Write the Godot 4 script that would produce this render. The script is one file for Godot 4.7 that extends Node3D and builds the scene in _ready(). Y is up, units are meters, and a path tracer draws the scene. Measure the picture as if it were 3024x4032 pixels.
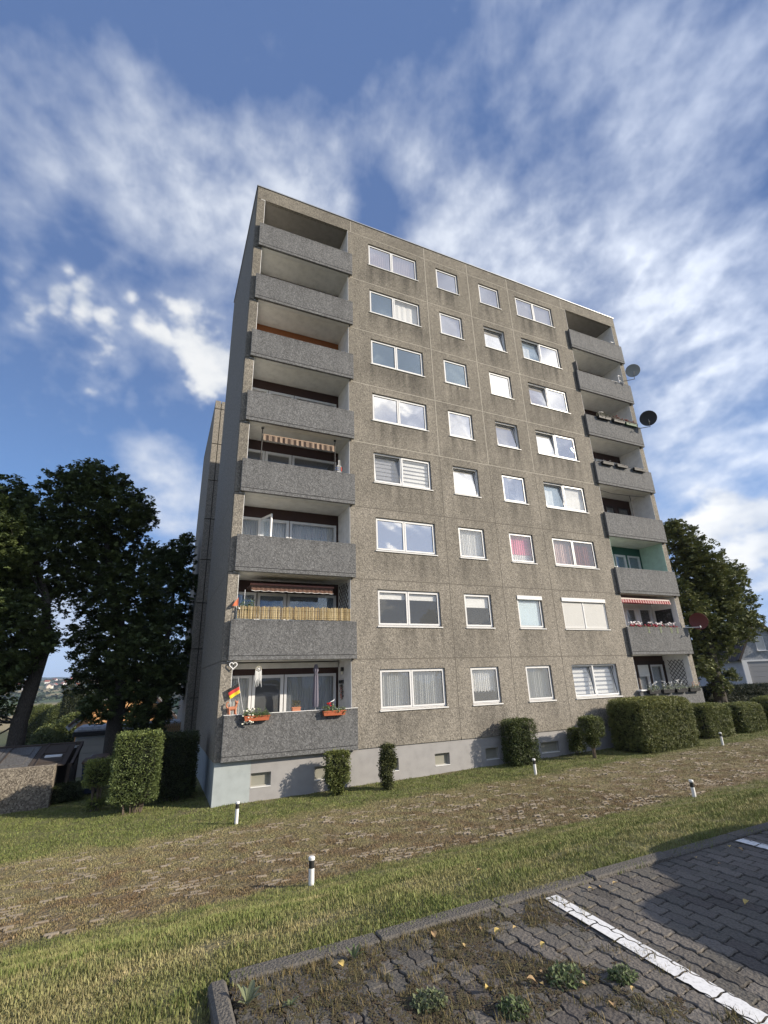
extends Node3D
# An eight-storey block of flats with loggias above a lawn and a car park, seen from the car park.

const TOP_OF_PLINTH := -1.12
const STOREY := 2.75
const ROOF := 21.58
const SUN := Vector3(1.22, 0.72, 1.0)

# ---------------------------------------------------------------- mesh builder
class MB:
	var v := PackedVector3Array()
	var n := PackedVector3Array()
	var c := PackedColorArray()
	var u := PackedVector2Array()
	var colored := false
	var col := Color.WHITE

	func tri_n(a: Vector3, b: Vector3, d: Vector3, na: Vector3, nb: Vector3, nd: Vector3) -> void:
		v.append(a); v.append(d); v.append(b)
		n.append(na); n.append(nd); n.append(nb)
		if colored:
			c.append(col); c.append(col); c.append(col)

	func tri(a: Vector3, b: Vector3, d: Vector3) -> void:
		var nn := (b - a).cross(d - a).normalized()
		tri_n(a, b, d, nn, nn, nn)

	func quad(a: Vector3, b: Vector3, d: Vector3, e: Vector3) -> void:
		tri(a, b, d)
		tri(a, d, e)

	func quad_c(a: Vector3, b: Vector3, d: Vector3, e: Vector3, ca: Color, cb: Color, cd: Color, ce: Color) -> void:
		var nn := (b - a).cross(d - a).normalized()
		v.append(a); v.append(d); v.append(b); v.append(a); v.append(e); v.append(d)
		c.append(ca); c.append(cd); c.append(cb); c.append(ca); c.append(ce); c.append(cd)
		for i in 6:
			n.append(nn)

	func box(lo: Vector3, hi: Vector3) -> void:
		boxt(Transform3D.IDENTITY, lo, hi)

	func boxt(t: Transform3D, lo: Vector3, hi: Vector3) -> void:
		var p: Array[Vector3] = []
		for i in 8:
			p.append(t * Vector3(hi.x if i & 1 else lo.x, hi.y if i & 2 else lo.y, hi.z if i & 4 else lo.z))
		quad(p[4], p[5], p[7], p[6])
		quad(p[1], p[0], p[2], p[3])
		quad(p[5], p[1], p[3], p[7])
		quad(p[0], p[4], p[6], p[2])
		quad(p[6], p[7], p[3], p[2])
		quad(p[0], p[1], p[5], p[4])

	# a box whose upright edges and top edges are bevelled
	func bevelled(t: Transform3D, lo: Vector3, hi: Vector3, b: float) -> void:
		var rings: Array = []
		for k in [[lo.y, 0.0], [hi.y - b, 0.0], [hi.y, b]]:
			var e: float = k[1]
			var y: float = k[0]
			rings.append([Vector3(lo.x + b, y, lo.z + e), Vector3(hi.x - b, y, lo.z + e), Vector3(hi.x - e, y, lo.z + b), Vector3(hi.x - e, y, hi.z - b), Vector3(hi.x - b, y, hi.z - e), Vector3(lo.x + b, y, hi.z - e), Vector3(lo.x + e, y, hi.z - b), Vector3(lo.x + e, y, lo.z + b)])
		for k in 2:
			for i in 8:
				var j := (i + 1) % 8
				quad(t * rings[k][j], t * rings[k][i], t * rings[k + 1][i], t * rings[k + 1][j])
		for i in range(1, 7):
			tri(t * rings[2][0], t * rings[2][i + 1], t * rings[2][i])
			tri(t * rings[0][0], t * rings[0][i], t * rings[0][i + 1])

	# box along p..q, w wide and h high
	func bar(p: Vector3, q: Vector3, w: float, h: float, up := Vector3.UP) -> void:
		var d := (q - p)
		var l := d.length()
		if l < 1e-6:
			return
		d /= l
		if absf(d.dot(up)) > 0.98:
			up = Vector3.BACK if absf(d.z) < 0.9 else Vector3.RIGHT
		var s := d.cross(up).normalized()
		var y := s.cross(d)
		boxt(Transform3D(Basis(s, y, -d), p), Vector3(-w / 2, -h / 2, -l), Vector3(w / 2, h / 2, 0))

	func tube(pts: Array, radii: Array, seg := 8, capped := true) -> void:
		var rings: Array = []
		var norms: Array = []
		var s := Vector3.RIGHT
		for i in pts.size():
			var a: Vector3 = pts[maxi(i - 1, 0)]
			var b: Vector3 = pts[mini(i + 1, pts.size() - 1)]
			var d := (b - a).normalized()
			if i == 0:
				s = d.cross(Vector3.UP if absf(d.y) < 0.9 else Vector3.RIGHT).normalized()
			else:
				s = (s - d * s.dot(d)).normalized()
			var w := d.cross(s)
			var ring := PackedVector3Array()
			var nr := PackedVector3Array()
			for k in seg:
				var an := TAU * k / seg
				var o := s * cos(an) + w * sin(an)
				nr.append(o)
				ring.append((pts[i] as Vector3) + o * float(radii[i]))
			rings.append(ring)
			norms.append(nr)
		for i in pts.size() - 1:
			for k in seg:
				var j := (k + 1) % seg
				var r0: PackedVector3Array = rings[i]
				var r1: PackedVector3Array = rings[i + 1]
				var n0: PackedVector3Array = norms[i]
				var n1: PackedVector3Array = norms[i + 1]
				tri_n(r0[k], r0[j], r1[j], n0[k], n0[j], n1[j])
				tri_n(r0[k], r1[j], r1[k], n0[k], n1[j], n1[k])
		if capped:
			for e in [0, pts.size() - 1]:
				var rr: PackedVector3Array = rings[e]
				for k in range(1, seg - 1):
					if e == 0:
						tri(rr[0], rr[k + 1], rr[k])
					else:
						tri(rr[0], rr[k], rr[k + 1])

	# profile of (radius, height) turned round the y axis of t
	func lathe(t: Transform3D, prof: Array, seg := 12) -> void:
		for i in prof.size() - 1:
			var a: Vector2 = prof[i]
			var b: Vector2 = prof[i + 1]
			var sl := Vector2(b.y - a.y, a.x - b.x).normalized()
			for k in seg:
				var t0 := TAU * k / seg
				var t1 := TAU * (k + 1) / seg
				var d0 := Vector3(cos(t0), 0, -sin(t0))
				var d1 := Vector3(cos(t1), 0, -sin(t1))
				var n0 := t.basis * (d0 * sl.x + Vector3.UP * sl.y)
				var n1 := t.basis * (d1 * sl.x + Vector3.UP * sl.y)
				var p00 := t * (d0 * a.x + Vector3.UP * a.y)
				var p10 := t * (d1 * a.x + Vector3.UP * a.y)
				var p01 := t * (d0 * b.x + Vector3.UP * b.y)
				var p11 := t * (d1 * b.x + Vector3.UP * b.y)
				if a.x > 1e-5:
					tri_n(p00, p10, p11, n0, n1, n1)
				if b.x > 1e-5:
					tri_n(p00, p11, p01, n0, n1, n0)

	func ball(at: Vector3, r: Vector3, seg := 10) -> void:
		var prof: Array = []
		for i in 7:
			var a := -PI / 2 + PI * i / 6
			prof.append(Vector2(cos(a), sin(a)))
		lathe(Transform3D(Basis.from_scale(r), at), prof, seg)

	# outline (counterclockwise seen from +z of t) drawn out from z0 to z1
	func prism(t: Transform3D, poly: PackedVector2Array, z0: float, z1: float) -> void:
		var idx := Geometry2D.triangulate_polygon(poly)
		var turned := not Geometry2D.is_polygon_clockwise(poly)
		for i in range(0, idx.size(), 3):
			var a := poly[idx[i]]
			var b := poly[idx[i + 1]]
			var d := poly[idx[i + 2]]
			if (b - a).cross(d - a) < 0:
				var s := b
				b = d
				d = s
			tri(t * Vector3(a.x, a.y, z1), t * Vector3(b.x, b.y, z1), t * Vector3(d.x, d.y, z1))
			tri(t * Vector3(a.x, a.y, z0), t * Vector3(d.x, d.y, z0), t * Vector3(b.x, b.y, z0))
		for i in poly.size():
			var a := poly[i]
			var b := poly[(i + 1) % poly.size()]
			if not turned:
				var s := a
				a = b
				b = s
			quad(t * Vector3(a.x, a.y, z0), t * Vector3(b.x, b.y, z0), t * Vector3(b.x, b.y, z1), t * Vector3(a.x, a.y, z1))

	# sheet of (nx+1) x (ny+1) points given by f(i, j), smooth
	func sheet(nx: int, ny: int, f: Callable) -> void:
		var p := PackedVector3Array()
		for j in ny + 1:
			for i in nx + 1:
				p.append(f.call(float(i) / nx, float(j) / ny))
		var nn := PackedVector3Array()
		for j in ny + 1:
			for i in nx + 1:
				var dx := p[j * (nx + 1) + mini(i + 1, nx)] - p[j * (nx + 1) + maxi(i - 1, 0)]
				var dy := p[mini(j + 1, ny) * (nx + 1) + i] - p[maxi(j - 1, 0) * (nx + 1) + i]
				nn.append(dx.cross(dy).normalized())
		for j in ny:
			for i in nx:
				var a := j * (nx + 1) + i
				var b := a + nx + 1
				tri_n(p[a], p[a + 1], p[b + 1], nn[a], nn[a + 1], nn[b + 1])
				tri_n(p[a], p[b + 1], p[b], nn[a], nn[b + 1], nn[b])

	func mesh() -> ArrayMesh:
		var m := ArrayMesh.new()
		var a := []
		a.resize(Mesh.ARRAY_MAX)
		a[Mesh.ARRAY_VERTEX] = v
		a[Mesh.ARRAY_NORMAL] = n
		if c.size() == v.size():
			a[Mesh.ARRAY_COLOR] = c
		if u.size() == v.size():
			a[Mesh.ARRAY_TEX_UV] = u
		m.add_surface_from_arrays(Mesh.PRIMITIVE_TRIANGLES, a)
		return m

# ---------------------------------------------------------------- nodes
var M := {}
var rng := RandomNumberGenerator.new()
var taken := {}
var noise := FastNoiseLite.new()
var fine := FastNoiseLite.new()

func numbered(parent: Node, called: String) -> String:
	var key := str(parent.get_instance_id()) + called
	var k: int = taken.get(key, 0)
	taken[key] = k + 1
	return called if k == 0 else "%s_%03d" % [called, k]

func tag(o: Node, label: String, category: String, group := "") -> Node:
	o.set_meta("label", label)
	o.set_meta("category", category)
	if group:
		o.set_meta("group", group)
	return o

func thing(called: String, label: String, category: String, at := Vector3.ZERO, group := "") -> Node3D:
	var o := Node3D.new()
	o.name = numbered(self, called)
	add_child(o)
	o.position = at
	tag(o, label, category, group)
	return o

func shape(called: String, what: Variant, m: Material, parent: Node3D, at := Vector3.ZERO) -> MeshInstance3D:
	var o := MeshInstance3D.new()
	o.name = numbered(parent, called)
	o.mesh = what.mesh() if what is MB else what
	o.material_override = m
	parent.add_child(o)
	o.position = at
	return o

# a part whose mesh is in world coordinates
func part(called: String, what: Variant, m: Material, parent: Node3D) -> MeshInstance3D:
	return shape(called, what, m, parent, -parent.position if parent.get_parent() == self else Vector3.ZERO)

func holder(called: String, parent: Node3D, at: Vector3) -> Node3D:
	var o := Node3D.new()
	o.name = numbered(parent, called)
	parent.add_child(o)
	o.position = at
	return o

func solo(called: String, what: Variant, m: Material, label: String, category: String, group := "") -> MeshInstance3D:
	var o := shape(called, what, m, self)
	tag(o, label, category, group)
	return o

func structure(called: String, what: Variant, m: Material) -> MeshInstance3D:
	var o := shape(called, what, m, self)
	o.set_meta("kind", "structure")
	return o

func many(called: String, base: Mesh, m: Material, xf: Array, cols: PackedColorArray, parent: Node3D, kind := "stuff") -> MultiMeshInstance3D:
	var mm := MultiMesh.new()
	mm.transform_format = MultiMesh.TRANSFORM_3D
	mm.use_colors = true
	mm.mesh = base
	mm.instance_count = xf.size()
	for i in xf.size():
		mm.set_instance_transform(i, xf[i])
		mm.set_instance_color(i, cols[i])
	var o := MultiMeshInstance3D.new()
	o.name = numbered(parent, called)
	o.multimesh = mm
	o.material_override = m
	if kind:
		o.set_meta("kind", kind)
	parent.add_child(o)
	return o

# ---------------------------------------------------------------- materials
func lin(r: float, g: float, b: float) -> Color:
	return Color(r, g, b).linear_to_srgb()

func mat(color: Color, rough := 0.8, metal := 0.0) -> StandardMaterial3D:
	var m := StandardMaterial3D.new()
	m.albedo_color = color.linear_to_srgb()
	m.roughness = rough
	m.metallic = metal
	return m

func noise_tex(size: int, type: int, freq: float, ramp: Array, seed_ := 1, octaves := 4, cell := -1) -> NoiseTexture2D:
	var f := FastNoiseLite.new()
	f.noise_type = type
	f.frequency = freq
	f.seed = seed_
	f.fractal_octaves = octaves
	f.fractal_type = FastNoiseLite.FRACTAL_FBM if octaves > 1 else FastNoiseLite.FRACTAL_NONE
	if cell >= 0:
		f.cellular_return_type = cell
		f.cellular_jitter = 1.0
	var t := NoiseTexture2D.new()
	t.width = size
	t.height = size
	t.seamless = true
	t.seamless_blend_skirt = 0.08
	t.noise = f
	if ramp.size():
		var g := Gradient.new()
		var offs := PackedFloat32Array()
		var cs := PackedColorArray()
		for k in ramp:
			offs.append(k[0])
			cs.append((k[1] as Color).linear_to_srgb())
		g.offsets = offs
		g.colors = cs
		t.color_ramp = g
	return t

# textured, mapped in the world: one tile covers "metres"
func textured(t: Texture2D, metres: float, rough: float, bump: Texture2D = null, cm := 1.0, tint := Color.WHITE) -> StandardMaterial3D:
	var m := StandardMaterial3D.new()
	m.albedo_color = tint.linear_to_srgb()
	m.albedo_texture = t
	m.roughness = rough
	m.uv1_triplanar = true
	m.uv1_world_triplanar = true
	m.uv1_triplanar_sharpness = 8.0
	m.uv1_scale = Vector3.ONE / metres
	if bump:
		m.heightmap_enabled = true
		m.heightmap_texture = bump
		m.heightmap_scale = cm
	m.vertex_color_use_as_albedo = true
	return m

func glass_mat(tint: Color, mirror: float) -> StandardMaterial3D:
	var m := StandardMaterial3D.new()
	var s := tint.linear_to_srgb()
	m.albedo_color = Color(s.r, s.g, s.b, 0.04)
	m.transparency = BaseMaterial3D.TRANSPARENCY_ALPHA
	m.roughness = 0.0
	m.metallic = mirror
	m.metallic_specular = 0.5
	return m

func leaf_mat(rough := 0.55, back := 0.5) -> StandardMaterial3D:
	var m := StandardMaterial3D.new()
	m.vertex_color_use_as_albedo = true
	m.roughness = rough
	m.backlight_enabled = true
	m.backlight = Color(back, back, back)
	return m

func cloth_mat(c: Color, back := 0.6) -> StandardMaterial3D:
	var m := mat(c, 0.9)
	m.backlight_enabled = true
	m.backlight = Color(back, back, back)
	return m

func make_materials() -> void:
	var cell := FastNoiseLite.TYPE_CELLULAR
	var smooth_ := FastNoiseLite.TYPE_SIMPLEX_SMOOTH
	var bump := noise_tex(1024, cell, 0.065, [], 5, 1, FastNoiseLite.RETURN_DISTANCE)
	M.tan = textured(noise_tex(1024, cell, 0.078, [[0.0, Color(0.11, 0.102, 0.088)], [0.3, Color(0.198, 0.180, 0.154)], [0.5, Color(0.255, 0.231, 0.196)], [0.75, Color(0.312, 0.284, 0.242)], [1.0, Color(0.46, 0.425, 0.37)]], 3, 3, FastNoiseLite.RETURN_CELL_VALUE), 3.1, 0.9, bump, 0.8)
	M.grey = textured(noise_tex(1024, cell, 0.07, [[0.0, Color(0.062, 0.062, 0.064)], [0.3, Color(0.108, 0.109, 0.112)], [0.55, Color(0.145, 0.147, 0.150)], [0.8, Color(0.188, 0.190, 0.194)], [1.0, Color(0.31, 0.312, 0.315)]], 8, 3, FastNoiseLite.RETURN_CELL_VALUE), 2.7, 0.9, bump, 0.7)
	M.side = textured(noise_tex(1024, cell, 0.07, [[0.0, Color(0.13, 0.115, 0.095)], [0.5, Color(0.245, 0.220, 0.185)], [1.0, Color(0.37, 0.335, 0.285)]], 12, 3, FastNoiseLite.RETURN_CELL_VALUE), 2.3, 0.9, bump, 0.4)
	var plaster := noise_tex(512, smooth_, 0.008, [[0.0, Color(0.82, 0.82, 0.82)], [0.5, Color(0.93, 0.93, 0.93)], [1.0, Color(1, 1, 1)]], 4, 6)
	M.plinth = textured(plaster, 2.0, 0.85, null, 1, Color(0.35, 0.342, 0.342))
	M.plinth_blue = textured(plaster, 2.0, 0.85, null, 1, Color(0.40, 0.445, 0.455))
	M.plinth_side = textured(plaster, 2.0, 0.85, null, 1, Color(0.35, 0.40, 0.44))
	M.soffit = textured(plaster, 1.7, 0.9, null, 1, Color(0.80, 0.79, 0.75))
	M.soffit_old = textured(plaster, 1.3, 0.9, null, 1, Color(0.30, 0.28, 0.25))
	M.paint = textured(plaster, 1.5, 0.8, null, 1, Color(0.78, 0.78, 0.77))
	M.paint_green = textured(plaster, 1.5, 0.8, null, 1, Color(0.50, 0.66, 0.57))
	M.green_dark = mat(Color(0.02, 0.10, 0.075), 0.6)
	M.sealant_pale = mat(Color(0.42, 0.39, 0.335), 0.8)
	M.sealant = mat(Color(0.14, 0.125, 0.105), 0.9)
	M.pvc = mat(Color(0.72, 0.72, 0.72), 0.35)
	M.sill = mat(Color(0.74, 0.74, 0.73), 0.45)
	M.rubber = mat(Color(0.02, 0.02, 0.02), 0.7)
	M.room = mat(Color(0.10, 0.095, 0.09), 0.9)
	M.ceiling = mat(Color(0.35, 0.34, 0.32), 0.9)
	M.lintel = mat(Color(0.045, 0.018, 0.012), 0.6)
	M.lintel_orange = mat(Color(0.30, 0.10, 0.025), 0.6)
	M.glass = glass_mat(Color(0.92, 0.96, 1.0), 0.15)
	M.glass_mirror = glass_mat(Color(1.0, 0.98, 0.96), 0.68)
	M.glass_blue = glass_mat(Color(0.62, 0.78, 0.95), 0.30)
	M.glass_loggia = glass_mat(Color(0.9, 0.95, 1.0), 0.06)
	M.curtain = cloth_mat(Color(0.80, 0.80, 0.78))
	M.curtain_grey = cloth_mat(Color(0.42, 0.44, 0.44), 0.5)
	M.curtain_pink = cloth_mat(Color(0.70, 0.16, 0.30), 0.4)
	M.curtain_red = cloth_mat(Color(0.26, 0.06, 0.035), 0.3)
	M.curtain_rose = cloth_mat(Color(0.72, 0.55, 0.50), 0.5)
	M.curtain_cream = cloth_mat(Color(0.82, 0.76, 0.58), 0.5)
	M.blind_grey = cloth_mat(Color(0.28, 0.29, 0.32), 0.4)
	M.blind_blue = cloth_mat(Color(0.60, 0.74, 0.80), 0.4)
	M.shutter = mat(Color(0.60, 0.60, 0.585), 0.5)
	M.dark_metal = mat(Color(0.03, 0.03, 0.032), 0.5, 0.3)
	M.steel = mat(Color(0.45, 0.46, 0.47), 0.4, 0.7)
	M.white_paint = mat(Color(0.80, 0.80, 0.80), 0.5)
	M.black_paint = mat(Color(0.025, 0.025, 0.025), 0.5)
	M.terracotta = mat(Color(0.42, 0.11, 0.045), 0.7)
	M.terracotta_pale = mat(Color(0.50, 0.20, 0.11), 0.8)
	M.soil = mat(Color(0.035, 0.025, 0.018), 1.0)
	M.black_box = mat(Color(0.013, 0.013, 0.015), 0.6)
	M.green_box = mat(Color(0.02, 0.085, 0.035), 0.6)
	M.wood_dark = mat(Color(0.035, 0.02, 0.015), 0.7)
	M.leaf = leaf_mat()
	M.grass = leaf_mat(0.7, 0.35)
	var bark_t := noise_tex(512, smooth_, 0.03, [[0.0, Color(0.035, 0.03, 0.025)], [1.0, Color(0.13, 0.115, 0.10)]], 21, 4)
	M.bark = textured(bark_t, 0.7, 0.95, noise_tex(512, cell, 0.04, [], 22, 2), 3.0)
	M.bark.uv1_scale = Vector3(2.2, 0.5, 2.2)
	M.twig = mat(Color(0.14, 0.11, 0.085), 0.9)
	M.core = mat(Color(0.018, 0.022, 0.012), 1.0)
	var dirt := noise_tex(1024, smooth_, 0.02, [[0.0, Color(0.55, 0.55, 0.55)], [0.5, Color(0.85, 0.85, 0.85)], [1.0, Color(1.15, 1.1, 1.05)]], 31, 5)
	M.ground = textured(dirt, 1.7, 1.0, noise_tex(512, smooth_, 0.03, [], 32, 5), 2.5)
	var stone := noise_tex(1024, smooth_, 0.035, [[0.0, Color(0.55, 0.55, 0.56)], [0.45, Color(0.85, 0.84, 0.83)], [0.62, Color(1.0, 0.98, 0.95)], [1.0, Color(1.25, 1.2, 1.15)]], 41, 5)
	M.paver = textured(stone, 0.8, 0.9, noise_tex(512, smooth_, 0.05, [], 42, 4), 0.6)
	M.kerb = textured(stone, 0.9, 0.95, noise_tex(512, smooth_, 0.08, [], 43, 4), 0.8, Color(0.135, 0.125, 0.112))
	M.marking = textured(noise_tex(512, smooth_, 0.03, [[0.0, Color(0.55, 0.55, 0.54)], [0.35, Color(0.78, 0.78, 0.78)], [1.0, Color(0.86, 0.86, 0.86)]], 44, 5), 0.5, 0.7)
	M.grid = textured(stone, 0.5, 0.95, null, 1, Color(0.31, 0.265, 0.21))
	M.tile = mat(Color(0.055, 0.035, 0.03), 0.7)
	M.slate = textured(noise_tex(512, cell, 0.05, [[0.0, Color(0.22, 0.235, 0.26)], [1.0, Color(0.36, 0.38, 0.41)]], 51, 1, FastNoiseLite.RETURN_CELL_VALUE), 2.5, 0.7)
	M.render_white = textured(plaster, 3.0, 0.85, null, 1, Color(0.50, 0.52, 0.56))
	M.ochre = textured(plaster, 3.0, 0.85, null, 1, Color(0.66, 0.36, 0.16))
	M.garage_door = mat(Color(0.42, 0.40, 0.37), 0.6)
	M.bin_concrete = textured(noise_tex(1024, cell, 0.06, [[0.0, Color(0.06, 0.05, 0.04)], [0.5, Color(0.18, 0.155, 0.125)], [1.0, Color(0.36, 0.32, 0.26)]], 61, 2, FastNoiseLite.RETURN_CELL_VALUE), 2.2, 0.95, bump, 1.0)
	M.fence = textured(bark_t, 0.5, 0.9, null, 1, Color(4.5, 3.6, 2.4))
	M.old_wood = mat(Color(0.06, 0.047, 0.04), 0.8)
	M.old_panel = textured(bark_t, 1.1, 0.5, null, 1, Color(1.7, 1.9, 2.2))
	M.reed = textured(noise_tex(256, smooth_, 0.02, [[0.0, Color(0.6, 0.58, 0.52)], [1.0, Color(1.1, 1.1, 1.1)]], 71, 4), 0.3, 0.8)
# ---------------------------------------------------------------- sky
# cloud banks: direction, angular size, weight
const SOFT := [
	[-0.164, 0.835, -0.526, 0.031, 0.5], [-0.135, 0.822, -0.553, 0.039, 0.6], [-0.097, 0.808, -0.581, 0.049, 0.7], [-0.037, 0.806, -0.591, 0.06, 0.9], [0.022, 0.796, -0.605, 0.079, 1.1], [0.086, 0.809, -0.581, 0.068, 1.0],
	[0.141, 0.803, -0.579, 0.064, 1.0], [0.175, 0.793, -0.583, 0.044, 0.8], [-0.092, 0.765, -0.638, 0.065, 0.75], [-0.15, 0.77, -0.62, 0.059, 0.5], [-0.23, 0.74, -0.632, 0.064, 0.45], [-0.25, 0.759, -0.601, 0.05, 0.45],
	[-0.217, 0.812, -0.542, 0.047, 0.4], [0.054, 0.758, -0.65, 0.071, 0.9], [-0.01, 0.736, -0.677, 0.075, 0.7], [0.087, 0.723, -0.686, 0.052, 0.6], [-0.088, 0.726, -0.682, 0.063, 0.55], [-0.263, 0.682, -0.683, 0.05, 0.35],
	[0.161, 0.857, -0.489, 0.046, 0.4], [0.213, 0.862, -0.459, 0.053, 0.5], [0.269, 0.847, -0.458, 0.056, 0.55], [0.326, 0.82, -0.47, 0.059, 0.65], [0.396, 0.79, -0.469, 0.069, 0.7], [0.466, 0.753, -0.464, 0.071, 0.75],
	[0.544, 0.704, -0.456, 0.073, 0.85], [0.427, 0.749, -0.506, 0.081, 0.65], [0.387, 0.737, -0.554, 0.041, 1.1], [0.471, 0.714, -0.518, 0.05, 1.1], [0.533, 0.686, -0.496, 0.058, 0.9], [0.6, 0.655, -0.459, 0.073, 0.9],
	[0.672, 0.608, -0.423, 0.087, 0.9], [0.726, 0.563, -0.395, 0.084, 0.8], [0.67, 0.646, -0.366, 0.091, 0.5], [0.751, 0.576, -0.321, 0.086, 0.55], [0.769, 0.491, -0.409, 0.091, 0.85], [0.825, 0.41, -0.388, 0.085, 0.85],
	[0.808, 0.49, -0.328, 0.07, 0.7], [0.768, 0.441, -0.465, 0.07, 0.6], [0.818, 0.34, -0.464, 0.088, 0.8], [0.856, 0.314, -0.41, 0.069, 0.8], [0.469, 0.838, -0.278, 0.134, 0.16], [0.558, 0.805, -0.204, 0.128, 0.2],
	[0.346, 0.879, -0.33, 0.098, 0.2], [0.665, 0.712, -0.225, 0.133, 0.25], [0.564, 0.752, -0.342, 0.103, 0.18], [-0.022, 0.361, -0.932, 0.067, 0.9], [-0.052, 0.405, -0.913, 0.049, 0.6], [0.001, 0.296, -0.955, 0.078, 0.9],
	[-0.189, 0.18, -0.965, 0.114, 0.6], [-0.107, 0.067, -0.992, 0.095, 0.5], [0.857, 0.181, -0.483, 0.08, 0.8],
]
const SHARP := [
	[0.012, 0.602, -0.798, 0.047, 1.1], [0.041, 0.573, -0.819, 0.044, 1.1], [-0.018, 0.583, -0.812, 0.03, 0.9], [-0.072, 0.584, -0.808, 0.027, 0.8], [0.03, 0.535, -0.844, 0.031, 0.8], [-0.251, 0.589, -0.768, 0.024, 0.8],
	[-0.216, 0.591, -0.778, 0.025, 0.9], [-0.178, 0.586, -0.791, 0.027, 0.95], [-0.137, 0.583, -0.801, 0.025, 0.9], [-0.18, 0.615, -0.768, 0.02, 0.7], [-0.199, 0.63, -0.751, 0.016, 0.6], [-0.274, 0.624, -0.732, 0.015, 0.95],
	[-0.279, 0.604, -0.747, 0.012, 0.8], [-0.16, 0.528, -0.834, 0.024, 0.65], [-0.124, 0.517, -0.847, 0.021, 0.7], [-0.097, 0.503, -0.859, 0.013, 0.7], [-0.123, 0.665, -0.736, 0.014, 0.5], [-0.098, 0.616, -0.782, 0.016, 0.6],
	[0.866, 0.229, -0.445, 0.051, 1.1], [0.876, 0.238, -0.42, 0.04, 1.1], [0.854, 0.219, -0.471, 0.038, 0.9], [0.881, 0.173, -0.44, 0.054, 0.9], [0.831, 0.249, -0.497, 0.029, 0.5],
]
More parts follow.
